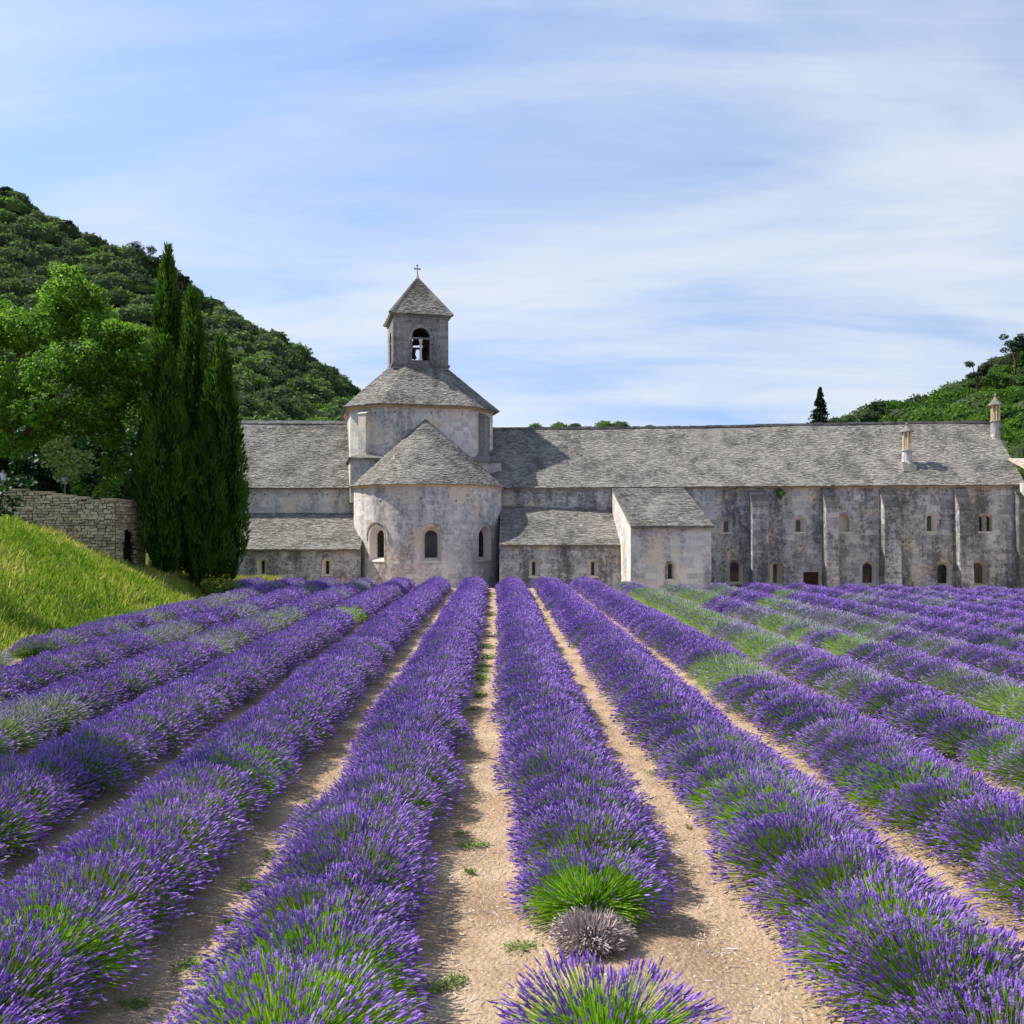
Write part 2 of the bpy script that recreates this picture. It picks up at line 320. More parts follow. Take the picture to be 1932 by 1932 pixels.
# hills: a spur falling from the upper left, another rising at the right
HLx = [-170, -102, -95.9, -88, -81, -73.7, -67.3, -59.9, -51.5, -44, -37.7, -31.3, -20, -5, 15, 40, 60]
HLz = [104, 70.3, 66.5, 62.3, 58.5, 56.8, 52.6, 47.3, 43, 38.8, 34.2, 29.6, 24.5, 21.5, 20.5, 19.0, 17]
def hill_z(x, y):
    r = np.interp(x, HLx, HLz)
    near = np.interp(x, [-170, -60, -20, 60], [72, 78, 90, 110])
    t_ = np.clip((y - near) / (180 - near), 0, 1)
    z = r * (0.25 * t_ + 0.75 * t_ ** 1.25) + 2.2 * wob(x, y, 0.055) * t_ * (1 - t_) * 2.5
    return np.where(y > 180, r - (y - 180) * 0.25, z) + 0.7 * np.clip((y - 90) / 80, 0, 1) - 0.6
def hillR_z(x, y):
    r = np.interp(x, [40, 49.7, 56.3, 62, 68.7, 72, 77, 79.5, 86, 96, 130, 180], [15, 18.4, 20.6, 22, 24.8, 27, 29.0, 31.4, 34.5, 38, 48, 60])
    t_ = np.clip((y - 74) / (140 - 74), 0, 1)
    return np.where(y > 140, r - (y - 140) * 0.3, r * t_ ** 1.1) - 0.6 + 0.8 * wob(x, y, 0.09) * t_
for nm, fz, xs, ys, lb in (('left_hill', hill_z, np.arange(-170, 61, 4.0), np.arange(72, 300, 4.0), 'wooded hillside on the left'),
                           ('right_hill', hillR_z, np.arange(36, 181, 4.0), np.arange(74, 230, 4.0), 'wooded hillside on the right')):
    X, Y = np.meshgrid(xs, ys); mb = MB(); nx, ny = len(xs), len(ys)
    ii = (np.arange(ny - 1)[:, None] * nx + np.arange(nx - 1)[None]).ravel()
    mb.add(np.stack([X, Y, fz(X, Y)], 2).reshape(-1, 3), np.stack([ii, ii + 1, ii + nx + 1, ii + nx], 1))
    tag(mb.build(nm, M_HILL, smooth=True), lb, None, None, 'structure')

# ---------------------------------------------------------------- masonry tools
CUBE = MB(); CUBE.box((0, 0, 0), (1, 1, 1)); cube_cache = {}
def unit_cube(mat):
    if mat.name not in cube_cache: cube_cache[mat.name] = CUBE.mesh('stone_block', mat)
    return cube_cache[mat.name]
stone_count = {}
def flat_map(O, ang):
    """wall frame: O = world origin at u=0 (x,y), ang = heading of +u; outward is to the right of u"""
    tx, ty = math.cos(ang), math.sin(ang); nx_, ny_ = ty, -tx
    def m(u, z, d):
        u, z, d = np.broadcast_arrays(np.asarray(u, float), z, d)
        return np.stack([O[0] + u * tx + d * nx_, O[1] + u * ty + d * ny_, z], -1)
    m.rot = lambda u: ang; return m
def cyl_map(C, r, a0):
    """u is arc length; angle a0 at u=0 measured so that a=-pi/2 faces the camera; increasing u goes left to right"""
    def m(u, z, d):
        u, z, d = np.broadcast_arrays(np.asarray(u, float), z, d); a = a0 + u / r
        return np.stack([C[0] + (r + d) * np.cos(a), C[1] + (r + d) * np.sin(a), z], -1)
    m.rot = lambda u: a0 + u / r + PI / 2; return m
def half_w(o, z):
    uc, w_, z0, z1, arch = o
    if z < z0 or z > z1: return None
    if not arch: return w_ / 2
    sp = z1 - w_ / 2
    return w_ / 2 if z <= sp else math.sqrt(max(0, (w_ / 2) ** 2 - (z - sp) ** 2))
def wall(root, name, m, ulen, z0, z1, mat, opens=(), course=0.3, bw=(0.4, 0.8), seg=None, rough=0.006, quota=300, top=None, joint=0.006, rec=0.004):
    """a part: mortar sheet with the openings cut out, and ashlar blocks standing proud of it as sub-parts"""
    brk = set(np.round(np.arange(z0, z1 + 1e-6, course), 4)) | {z1}
    for o in opens: brk |= {z for z in np.round(np.arange(o[2], o[3] + .001, 0.045), 4)} | {o[2], o[3]}
    brk = sorted(z for z in brk if z0 - 1e-6 <= z <= z1 + 1e-6)
    mb = MB()
    def intervals(za, zb, cons):
        iv = []
        for o in opens:
            if cons:
                if zb <= o[2] or za >= o[3]: continue
                h = half_w(o, min(max(za, o[2]), o[3] - 1e-3))
                iv.append((o[0] - h - 0.03, o[0] + h + 0.03))
            else:
                h = half_w(o, (za + zb) / 2)
                if h: iv.append((o[0] - h, o[0] + h))
        iv.sort(); out = []; x = 0.0
        for a, b_ in iv:
            if a > x: out.append((x, a))
            x = max(x, b_)
        if x < ulen: out.append((x, ulen))
        return out
    for za, zb in zip(brk[:-1], brk[1:]):
        if zb - za < 1e-4: continue
        for a, b_ in intervals(za, zb, False):
            n = max(1, int(math.ceil((b_ - a) / seg))) if seg else 1
            us = np.linspace(a, b_, n + 1)
            V = np.concatenate([m(us, za, -rec), m(us, zb, -rec)])
            mb.add(V, [[i, i + 1, n + 2 + i, n + 1 + i] for i in range(n)])
    part = mb.build(name, mat, root)
    inv = ROOT[root.name]; extra = MB(); q0 = stone_count.get(root.name, 0); nq = 0
    blocks = []
    z = z0
    while z < z1 - 0.06:
        ch = min(course * random.uniform(0.88, 1.12), z1 - z)
        for a, b_ in intervals(z, z + ch, True):
            u = a; first = True
            while u < b_ - 0.06:
                wd = random.uniform(*bw) * (random.uniform(.3, .8) if first else 1); first = False
                e = u + wd
                if b_ - e < bw[0] * 0.5: e = b_
                blocks.append((u, e, z, z + ch)); u = e
        z += ch
    for (u, e, za, zb) in blocks:
        if top is not None and zb > min(top(u), top(e)): continue
        uc, zc = (u + e) / 2, (za + zb) / 2; dd = random.uniform(0.002, rough)
        P = m(uc, zc, dd - 0.05); rot = m.rot(uc)
        if q0 + nq < 300 and nq < quota:
            M = Matrix.Translation(Vector(P)) @ Matrix.Rotation(rot, 4, 'Z') @ Matrix.Diagonal((e - u - joint, 0.1, zb - za - joint, 1))
            inst('stone', unit_cube(mat), part, inv @ M); nq += 1
        else: extra.box(P, (e - u - joint, 0.1, zb - za - joint), rot)
    stone_count[root.name] = q0 + nq
    if extra.n: tag(extra.build('stonework', mat, part, root), kind='stuff')
    return part
def contour(uc, w_, z0, z1, arch, n=12, pointed=False):
    h = w_ / 2; pts = [(uc - h, z0)]
    if arch:
        sp = z1 - h
        for i in range(n + 1):
            a = PI - PI * i / n; pts.append((uc + h * math.cos(a), sp + h * math.sin(a)))
    else: pts += [(uc - h, z1), (uc + h, z1)]
    pts.append((uc + h, z0)); return np.array(pts)
def window(root, parent, m, o, inner, depth=0.35, band=0.13, mat=None, pane=M_GLASS, hood=False, bars=0, name='window', blind=False, shift=0.0, bmat=None):
    """o = outer opening (uc,w,z0,z1,arch); inner = (w, z0, z1)"""
    mat = mat or M_TRIM; uc, w_, z0, z1, arch = o
    A = contour(uc, w_ - 0.004, z0, z1 - 0.002, arch); n = len(A)
    B = contour(uc, w_ + 2 * band, z0 - 0.0, z1 + band, arch)
    Cn = contour(uc + shift, inner[0], inner[1], inner[2], arch)
    mb = MB(); pr = 0.012
    V = np.concatenate([m(B[:, 0], B[:, 1], -0.02), m(B[:, 0], B[:, 1], pr), m(A[:, 0], A[:, 1], pr), m(Cn[:, 0], Cn[:, 1], -depth)])
    Q = [[r * n + i, r * n + i + 1, (r + 1) * n + i + 1, (r + 1) * n + i] for r in range(3) for i in range(n - 1)]
    Q += [[2 * n, 3 * n, 4 * n - 1, 3 * n - 1]]            # sloping sill inside the splay
    mb.add(V, Q, np.array([0] * (2 * (n - 1)) + [1] * (n - 1) + [1]))
    win = mb.build(name, [bmat or M_DARK, mat], parent, root)
    sm = MB(); us = np.linspace(uc - w_ / 2 - band * .6, uc + w_ / 2 + band * .6, 4)
    for d0, zt, zb in ((0.035, z0 + 0.0, z0 - 0.07),):
        V = np.concatenate([m(us, zb, -0.03), m(us, zb, d0), m(us, zt, d0), m(us, zt, -0.03)])
        sm.add(V, [[r * 4 + i, r * 4 + i + 1, (r + 1) * 4 + i + 1, (r + 1) * 4 + i] for r in range(3) for i in range(3)])
        sm.add(V, [[0, 4, 8, 12], [3, 15, 11, 7]])
    sm.build('sill', mat, win, root)
    pm = MB(); Vp = m(Cn[:, 0], Cn[:, 1], -depth - 0.004); c0 = Vp.mean(0)
    pm.add(np.vstack([Vp, c0]), [[i, (i + 1) % n, n] for i in range(n)])
    if pane: pm.build('blocking' if blind else 'pane', pane, win, root)
    if bars:
        bm = MB(); zs = np.linspace(inner[1], inner[2], bars + 2)[1:-1]
        for z in zs:
            h = half_w((uc, inner[0], inner[1], inner[2], arch), z)
            P = m(uc + shift, z, -depth + 0.012); bm.box(P, (2 * h, 0.02, 0.022), m.rot(uc))
        for f in (-0.22, 0.22):
            P = m(uc + shift + f * inner[0], (inner[1] + inner[2]) / 2 - 0.06, -depth + 0.012); bm.box(P, (0.018, 0.02, (inner[2] - inner[1]) * 0.86), m.rot(uc))
        bm.build('glazing_bars', M_LEAD, win, root)
    if hood:
        hm = MB(); h = w_ / 2 + band + 0.10; sp = z1 - w_ / 2
        a = np.concatenate([[PI + 0.25], np.linspace(PI, 0, 13), [-0.25]])
        pu, pz = uc + h * np.cos(a), sp + h * np.sin(a); pu2, pz2 = uc + (h + .09) * np.cos(a), sp + (h + .09) * np.sin(a)
        k = len(a); V = np.concatenate([m(pu, pz, 0), m(pu, pz, 0.07), m(pu2, pz2, 0.08), m(pu2, pz2, 0)])
        hm.add(V, [[r * k + i, r * k + i + 1, (r + 1) * k + i + 1, (r + 1) * k + i] for r in range(3) for i in range(k - 1)])
        hm.build('hood_mould', bmat or M_DARK, win, root)
    return win
def slabs(S, Nrm, ulen_at, vlen, course=0.17, wd=(0.2, 0.42), th=0.038):
    """overlapping stone slabs on a surface S(u,v) (u,v in 0..1, v up the slope)"""
    U0, U1, V0, V1, TH = [], [], [], [], []
    n = int(vlen / course)
    for i in range(n):
        v0 = i / n; Lc = max(0.12, ulen_at(v0)); k = max(3, int(Lc / ((wd[0] + wd[1]) / 2)))
        cut = np.cumsum(rng.uniform(wd[0], wd[1], k)); cut = np.concatenate([[0], cut / cut[-1]])
        off = rng.uniform(0.0, 0.5) / k
        U0 += list(cut[:-1]); U1 += list(cut[1:])
        j = rng.uniform(-0.18, 0.18, k) / n
        V0 += list(v0 + j); V1 += list(np.minimum(v0 + np.full(k, 1.55 / n), 1.0)); TH += list(th * rng.uniform(0.6, 1.35, k))
    U0, U1, V0, V1, TH = map(np.array, (U0, U1, V0, V1, TH)); g = 0.04 * (U1 - U0)
    U0 = U0 + g * rng.uniform(0, 1, len(g)); U1 = U1 - g * rng.uniform(0, 1, len(g))
    tl = rng.uniform(-0.012, 0.012, len(g))[:, None]
    nr = lambda u, v: Nrm(u, v)
    A0 = S(U0, V0) + nr(U0, V0) * 0.002; B0 = S(U1, V0) + nr(U1, V0) * 0.002
    A1 = S(U0, V0) + nr(U0, V0) * (TH[:, None] + tl); B1 = S(U1, V0) + nr(U1, V0) * (TH[:, None] - tl)
    C1 = S(U1, V1) + nr(U1, V1) * 0.012; D1 = S(U0, V1) + nr(U0, V1) * 0.012
    V = np.stack([A0, B0, A1, B1, C1, D1], 1).reshape(-1, 3); o = np.arange(len(U0)) * 6
    mb = MB()
    mb.add(V, np.concatenate([np.stack([o + 2, o + 3, o + 4, o + 5], 1), np.stack([o, o + 1, o + 3, o + 2], 1)]))
    mb.f.append((np.concatenate([np.stack([o, o + 2, o + 5], 1), np.stack([o + 1, o + 4, o + 3], 1)]), np.zeros(2 * len(o), int), np.full(2 * len(o), .5)))
    return mb
def plane_roof(root, name, E0, E1, R0, R1, parent=None, course=0.115, mat=None, thick=0.10, sag=0.0, wd=(0.14, 0.32)):
    mat = mat or M_ROOF
    E0, E1, R0, R1 = (np.array(p_, float) for p_ in (E0, E1, R0, R1))
    n_ = np.cross(E1 - E0, (R0 + R1) / 2 - (E0 + E1) / 2); n_ /= np.linalg.norm(n_)
    if n_[2] < 0: n_ = -n_
    def S(u, v):
        u = np.asarray(u)[..., None]; v = np.asarray(v)[..., None]
        q = (E0 * (1 - u) + E1 * u) * (1 - v) + (R0 * (1 - u) + R1 * u) * v
        q = q + np.array([0, 0, 1.0]) * (sag * np.sin(u * 9.0 + 1) * v + sag * .7 * np.sin(u * 23.0) * v)
        return q
    Nf = lambda u, v: np.broadcast_to(n_, (len(np.atleast_1d(u)), 3))
    mb = MB(); d = n_ * thick
    mb.add([E0, E1, R1, R0, E0 - d, E1 - d, R1 - d, R0 - d], [[0, 1, 2, 3], [7, 6, 5, 4], [0, 4, 5, 1], [1, 5, 6, 2], [2, 6, 7, 3], [3, 7, 4, 0]])
    body = mb.build(name, mat, parent or root, root)
    sl_ = slabs(S, Nf, lambda v: np.linalg.norm((E1 - E0) * (1 - v) + (R1 - R0) * v), np.linalg.norm((R0 + R1) / 2 - (E0 + E1) / 2), course, wd)
    tag(sl_.build('roof_slabs', mat, body, root), kind='stuff')
    return body
def cornice(root, m, u0, u1, z, h=0.16, out=0.14, seg=12, mat=None, parent=None):
    us = np.linspace(u0, u1, seg + 1); k = seg + 1; mb = MB()
    V = np.concatenate([m(us, z - h, 0.015), m(us, z - h * .55, out * .45), m(us, z, out), m(us, z, -0.05)])
    mb.add(V, [[r * k + i, r * k + i + 1, (r + 1) * k + i + 1, (r + 1) * k + i] for r in range(3) for i in range(seg)])
    mb.add(np.concatenate([V[[0, k, 2 * k, 3 * k]], V[[k - 1, 2 * k - 1, 3 * k - 1, 4 * k - 1]]]), [[0, 1, 2, 3], [7, 6, 5, 4]])
    return mb.build('cornice', mat or M_CORN, parent or root, root)
def putlogs(root, parent, m, pts):
    for (u, z) in pts:
        mb = MB(); mb.box(m(u, z, 0.006), (0.09, 0.02, 0.09), m.rot(u)); mb.build('putlog_hole_shade', M_LEAD, parent, root)  # dark block on the wall face, painted stand-in for the shade inside a hole

# ================================================================ abbey church
YC = 57.8
AX = (808 - CX) * YC / F
church = thing('abbey_church', (AX, YC, -0.6), 'grey limestone abbey church with round apse and square bell tower', 'church')
GB = -0.7
# --- apse
AR = 4.70; AC = (AX, YC); a0 = PI + 0.0
apse_m = cyl_map(AC, AR, a0)
zt_apse = 5.98
def apse_u(px): return AR * (math.asin(max(-1, min(1, (px - 808) / 138.0))) + PI / 2)
op = []
for px in (727, 826, 918):
    op.append((apse_u(px), 1.22, 1.40, 3.50, True))
apse_wall = wall(church, 'apse_wall', apse_m, PI * AR, GB, zt_apse, M_WALL, op, course=0.29, bw=(0.32, 0.62), seg=0.2, quota=190, rough=0.005, joint=0.005, rec=0.02)
for i, o in enumerate(op):
    window(church, apse_wall, apse_m, o, (0.82, 1.62, 3.25), depth=0.45, band=0.10, mat=M_TRIM, hood=True, bars=5, blind=False, bmat=M_WALL)
cornice(church, apse_m, 0, PI * AR, zt_apse + 0.0, 0.16, 0.16, 40)
putlogs(church, apse_wall, apse_m, [(apse_u(p_), 5.0 + q) for p_, q in ((690, .1), (735, 0), (808, .1), (868, 0), (920, .1))])
apex = np.array([AX - 0.15, YC - 0.2, 10.35]); er = AR + 0.26
def cone_S(u, v):
    a = a0 + np.asarray(u) * PI; v = np.asarray(v)
    e = np.stack([AX + er * np.cos(a), YC + er * np.sin(a), np.full_like(a, zt_apse - 0.02) + 0 * v], -1)
    return e * (1 - v[..., None]) + apex * v[..., None]
def cone_N(u, v):
    a = a0 + np.asarray(u) * PI; sl_ = (apex[2] - zt_apse) / er
    n_ = np.stack([np.cos(a), np.sin(a), np.full_like(a, 1 / sl_)], -1); return n_ / np.linalg.norm(n_, axis=-1, keepdims=True)
mb = MB(); us = np.linspace(0, 1, 33)
V = np.concatenate([cone_S(us, np.zeros(33)), apex[None]]); mb.add(V, [[i, i + 1, 33] for i in range(32)])
V2 = np.concatenate([cone_S(us, np.zeros(33)), apse_m(us * PI * AR, zt_apse - 0.02, -0.2)]); mb.add(V2, [[i, 33 + i, 34 + i, i + 1] for i in range(32)])
ar = mb.build('apse_roof', M_ROOF, church)
tag(slabs(cone_S, cone_N, lambda v: PI * er * (1 - v), 6.6, 0.115, (0.14, 0.32)).build('roof_slabs', M_ROOF, ar, church), kind='stuff')

# --- left nave block: upper wall, lean-to aisle, main roof
xl0, xl1 = (398 - CX) * YC / F, AX - 4.0
zeL, zrL = 6.07, 10.75
um = flat_map((xl0, YC), 0.0); ULEN = xl1 - xl0
upl = wall(church, 'upper_wall', um, ULEN, 4.2, zeL - 0.05, M_WALL, (), 0.27, (0.4, 0.8), quota=25)
cornice(church, um, 0, ULEN, zeL - 0.02, 0.18, 0.16)
putlogs(church, upl, um, [(((p_ - 398) * YC / F), 5.55) for p_ in (480, 500, 545, 590, 618, 640)])
Er = np.array([xl0, YC - 0.28, zeL - 0.12]); E1 = np.array([AX - 3.2, YC - 0.28, zeL - 0.12])
Rg0 = np.array([xl0, YC + 5.0, zrL]); Rg1 = np.array([AX - 3.2, YC + 5.0, zrL])
nr = plane_roof(church, 'nave_roof', Er, E1, Rg0, Rg1, sag=0.02)
plane_roof(church, 'nave_back_roof', Rg1 + np.array([0, 5.2, -4.6]), Rg0 + np.array([0, 5.2, -4.6]), Rg1, Rg0, course=0.5, wd=(0.5, 0.9))
mb = MB()
k = 26
for i in range(k):
    xx = xl0 + (AX - 3.2 - xl0) * (i + .5) / k; mb.box((xx, YC + 5.0, zrL + 0.02 + random.uniform(-.02, .02)), ((AX - 3.2 - xl0) / k - 0.03, 0.42, 0.20), 0, 0)
mb.build('ridge_stones', M_TRIM, nr, church)
mb = MB()   # left gable end and back wall
mb.add([(xl0, YC, GB), (xl0, YC + 10, GB), (xl0, YC + 10, zeL - .1), (xl0, YC + 5, zrL - .12), (xl0, YC, zeL - .12)], [[4, 3, 2, 1, 0]])
mb.add([(xl0, YC + 10, GB), (xl1 + 6, YC + 10, GB), (xl1 + 6, YC + 10, zeL), (xl0, YC + 10, zeL)], [[0, 1, 2, 3]])
mb.build('gable_wall', M_WALL, church)
# lean-to aisle, left
YL = 54.3
def leanto(pxa, pxb, y_front, z_e, z_t, wins, xa=None, xb=None, quota=30):
    xa = xa if xa is not None else (pxa - CX) * y_front / F; xb = xb if xb is not None else (pxb - CX) * y_front / F
    m = flat_map((xa, y_front), 0.0); ops = []
    for px in wins:
        u = (px - CX) * y_front / F - xa; ops.append((u, 0.52, 0.55, 1.55, True))
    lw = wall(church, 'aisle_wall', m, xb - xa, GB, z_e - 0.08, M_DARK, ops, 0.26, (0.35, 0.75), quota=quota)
    for o in ops: window(church, lw, m, o, (0.17, 0.62, 1.40), depth=0.32, band=0.12, hood=False)
    for o in ops:
        hm = MB(); a = np.linspace(PI, 0, 11); h = 0.56; k_ = 11; pu, pz = o[0] + h * np.cos(a), o[3] - .26 + h * np.sin(a); pu2, pz2 = o[0] + (h + .1) * np.cos(a), o[3] - .26 + (h + .1) * np.sin(a)
        V = np.concatenate([m(pu, pz, 0), m(pu, pz, .05), m(pu2, pz2, .05), m(pu2, pz2, 0)])
        hm.add(V, [[r * k_ + i, r * k_ + i + 1, (r + 1) * k_ + i + 1, (r + 1) * k_ + i] for r in range(3) for i in range(k_ - 1)])
        hm.build('relieving_arch', M_DARK, lw, church)
    cornice(church, m, 0, xb - xa, z_e - 0.02, 0.13, 0.12)
    plane_roof(church, 'aisle_roof', (xa, y_front - 0.25, z_e - 0.06), (xb, y_front - 0.25, z_e - 0.06), (xa, YC + 0.05, z_t), (xb, YC + 0.05, z_t))
    mb = MB(); mb.add([(xa, y_front, GB), (xa, YC, GB), (xa, YC, z_t - .1), (xa, y_front, z_e - .1)], [[0, 3, 2, 1]]); mb.build('aisle_end_wall', M_DARK, church)
    return m
XAL = AX - 3.75
leanto(398, 0, YL, 2.15, 4.38, (494, 616), xb=XAL)
leanto(0, 0, 52.7, 2.45, 4.80, (1007, 1119), xa=-0.74, xb=6.36, quota=30)

# --- octagonal lantern over the crossing, on a square base
DX, DY, DR = (787.5 - CX) * 62.8 / F, 62.8, R(13.5)
cr, sr = math.cos(DR), math.sin(DR)
def dl(x, y): return np.array([DX + x * cr - y * sr, DY + x * sr + y * cr])
da, db = 4.77, 2.75
oct_pts = [(-da, -db), (-db, -da), (db, -da), (da, -db), (da, db), (db, da), (-db, da), (-da, db)]
def rectw(p0, p1):
    P0, P1 = dl(*p0), dl(*p1); d = P1 - P0; return flat_map(P0, math.atan2(d[1], d[0])), float(np.linalg.norm(d))
zd0, zd1 = 7.86, 11.32
sq = [(-da - .12, -da - .12), (da + .12, -da - .12), (da + .12, da + .12), (-da - .12, da + .12)]
for i in range(4):
    m, ln = rectw(sq[i], sq[(i + 1) % 4]); wall(church, 'crossing_base', m, ln, 5.0, zd0 - 0.13, M_WALL, (), 0.3, quota=6)
mb = MB()
S4 = [dl(*(1.035 * p_[0], 1.035 * p_[1])) for p_ in [(x_, y_) for x_, y_ in sq]]; T4 = [dl(*p_) for p_ in sq]
mb.add([(*p_, zd0 - .16) for p_ in S4] + [(*p_, zd0 - .02) for p_ in S4] + [(*p_, zd0 + 0.42) for p_ in [dl(*(0.8 * q[0], 0.8 * q[1])) for q in sq]],
       [[3, 2, 1, 0]] + [[i, (i + 1) % 4, 4 + (i + 1) % 4, 4 + i] for i in range(4)] + [[4 + i, 4 + (i + 1) % 4, 8 + (i + 1) % 4, 8 + i] for i in range(4)])
mb.build('base_weathering', M_ROOF, church)
for i in range(8):
    m, ln = rectw(oct_pts[i], oct_pts[(i + 1) % 8])
    lw = wall(church, 'lantern_wall', m, ln, zd0 - 0.1, zd1, M_WALL, (), 0.29, (0.4, 0.85), quota=8 if i in (7, 0, 1, 2) else 0)
    cornice(church, m, -0.03, ln + 0.03, zd1 + 0.02, 0.2, 0.2, 2)
    if i in (0, 2, 1): putlogs(church, lw, m, [(ln * f, zd1 - .5) for f in ((0.3, .75) if i != 1 else (.12, .55, .92))])
    if i in (0, 2, 4, 6):       # stub buttress with a little roof on each diagonal face
        bm = MB(); P = m(ln / 2, (zd0 + 10.75) / 2, 0.24); bm.box(P, (0.62, 0.5, 10.75 - zd0), m.rot(0))
        V = [m(ln / 2 + s_ * .36, 10.75, d_) for s_ in (-1, 1) for d_ in (0.0, 0.54)] + [m(ln / 2 + s_ * .36, 11.05, 0.0) for s_ in (-1, 1)]
        bm.add(np.array(V), [[1, 3, 5, 4], [0, 1, 4], [2, 5, 3]] if False else [[1, 3, 5, 4]])
        bm.f.append((np.array([[0, 1, 4], [2, 5, 3]]) + bm.n - 6, np.zeros(2, int), np.full(2, .5)))
        bm.build('lantern_buttress', M_TOWER if i == 2 else M_WALL, lw, church)  # front stub turned from the sun gets darker stone, its shade as colour
th = 1.87      # half width of the tower
zs0, zs1 = zd1 - 0.02, 14.42
orad = [(p_[0] * (da + .42) / da, p_[1] * (da + .42) / da) for p_ in oct_pts]
top8 = [(-th - .1, -0.9), (-0.9, -th - .1), (0.9, -th - .1), (th + .1, -0.9), (th + .1, 0.9), (0.9, th + .1), (-0.9, th + .1), (-th - .1, 0.9)]
for i in range(8):
    j = (i + 1) % 8
    plane_roof(church, 'lantern_roof', (*dl(*orad[i]), zs0), (*dl(*orad[j]), zs0), (*dl(*top8[i]), zs1), (*dl(*top8[j]), zs1))
# --- bell tower
zt0, zt1 = 14.15, 17.62
tw = [(-th, -th), (th, -th), (th, th), (-th, th)]
tow = None
for i in range(4):
    m, ln = rectw(tw[i], tw[(i + 1) % 4]); o = (ln / 2, 1.20, 14.75, 16.98, True)
    lw = wall(church, 'tower_wall', m, ln, zt0, zt1, M_TOWER, (o,), 0.24, (0.3, 0.6), quota=15 if i in (0, 3) else 0)
    win = window(church, lw, m, o, (1.20, 14.75, 16.98), depth=0.42, band=0.14, mat=M_TOWER, pane=None, name='belfry_opening')
    bm = MB(); P = m(ln / 2, 0, -0.18)
    bm.lathe((P[0], P[1], 14.75), [(0.13, 0), (0.13, .1), (0.08, .16), (0.075, 1.15), (0.09, 1.2), (0.15, 1.4), (0.15, 1.45)], 8)
    bm.build('colonnette', M_TRIM, win, church)
    bm = MB(); bm.box(m(ln / 2, 16.26, -0.18), (1.5 if i in (0,) else 1.2, 0.22, 0.12), m.rot(0)); bm.build('lintel', M_TOWER, win, church)
    if i == 0: putlogs(church, lw, m, [(0.55, 17.1), (ln - .6, 17.1), (0.55, 15.8), (ln - .6, 15.75)])
    bm = MB(); bm.box(m(ln / 2, zt0 + .28, 0.02), (ln + 0.16, 0.16, 0.14), m.rot(0)); bm.build('string_course', M_ROOF, lw, church)
for bxp, bzp, br in ((-0.42, 15.25, 0.40), (0.48, 15.05, 0.42), (-0.1, 16.2, 0.30)):
    P = dl(bxp, 0.1); bm = MB()
    bm.lathe((P[0], P[1], bzp), [(br, 0), (br * .9, .08), (br * .68, .3), (br * .6, .55), (br * .45, .68), (0.02, .74)], 12)
    bell = bm.build('bell', M_BRONZE, church, smooth=True)
    bm = MB(); bm.box((P[0], P[1], bzp + .84), (0.18, 2.6, 0.16), DR); bm.build('bell_beam', M_WOOD, bell, church)
zc = zt1
mb = MB()
for zz_, ov, h_ in ((zc + 0.06, 0.06, 0.16), (zc + 0.19, 0.16, 0.12)):
    P = dl(0, 0); mb.box((P[0], P[1], zz_), (2 * (th + ov), 2 * (th + ov), h_), DR)
mb.build('tower_cornice', M_TOWER, church)
ap = dl(0, 0); apz = 20.75; te = th + 0.24; corners = [dl(-te, -te), dl(te, -te), dl(te, te), dl(-te, te)]
for i in range(4):
    j = (i + 1) % 4; A, B = corners[i], corners[j]
    e_ = 0.04
    plane_roof(church, 'spire_face', (*A, zc + .22), (*B, zc + .22), (*(ap + (A - ap) * .03), apz), (*(ap + (B - ap) * .03), apz), mat=M_TRIM if i == 3 else M_TOWER if False else M_ROOF)  # left face toward the sun in paler stone, sunlight put into the colour
mb = MB()
for A in corners:
    A3 = np.array([*A, zc + .22]); T3 = np.array([*ap, apz + .06]); mb.tube([A3, A3 * .5 + T3 * .5, T3], [0.13, 0.12, 0.10], 5)
mb.build('hip_stones', M_ROOF, church)
mb = MB(); mb.lathe((*ap, apz - .05), [(0.17, 0), (0.11, .2), (0.07, .4), (0.0, .42)], 8); fin = mb.build('finial', M_TRIM, church)
mb = MB(); P = ap
mb.box((P[0], P[1], apz + .66), (0.06, 0.06, 0.62), DR); mb.box((P[0], P[1], apz + .72), (0.36, 0.055, 0.065), DR)
for s_ in (-1, 1): mb.box((P[0] + s_ * .19 * cr, P[1] + s_ * .19 * sr, apz + .72), (0.07, 0.07, 0.13), DR)
mb.box((P[0], P[1], apz + .97), (0.13, 0.06, 0.07), DR)
mb.build('cross', M_IRON, church)

# ================================================================ long wing (dormitory) with buttresses
WO = (1.16, 57.8); WA = math.atan2(54.0 - 57.8, 29.7 - 1.16)
wing = thing('abbey_wing', (15.0, 56.0, -0.6), 'long stone abbey wing with slab roof, buttresses and small arched windows', 'building')
wm = flat_map(WO, WA)
wc, wsn = math.cos(WA), math.sin(WA)
def wu(px, d=0.0):
    c_ = (px - CX) / F; x0, y0 = WO[0] + d * wsn, WO[1] - d * wc     # point on the line offset outward by d
    return (c_ * y0 - x0) / (wc - c_ * wsn)
def wz(px, py, d=0.0):
    u = wu(px, d); y = WO[1] + u * wsn - d * wc; return CAMZ + (HZ - py) * y / F
U0, U1 = -3.4, 29.55
ze, zr = 6.12, 10.3
wops, wspec = [], []
def wadd(px, py0, py1, wpx, inner_px, **kw):
    u = wu(px); s_ = (WO[1] + u * wsn) / F
    o = (u - U0, wpx * s_, wz(px, py1), wz(px, py0), kw.pop('arch', True)); wops.append(o); wspec.append((o, inner_px * s_, kw))
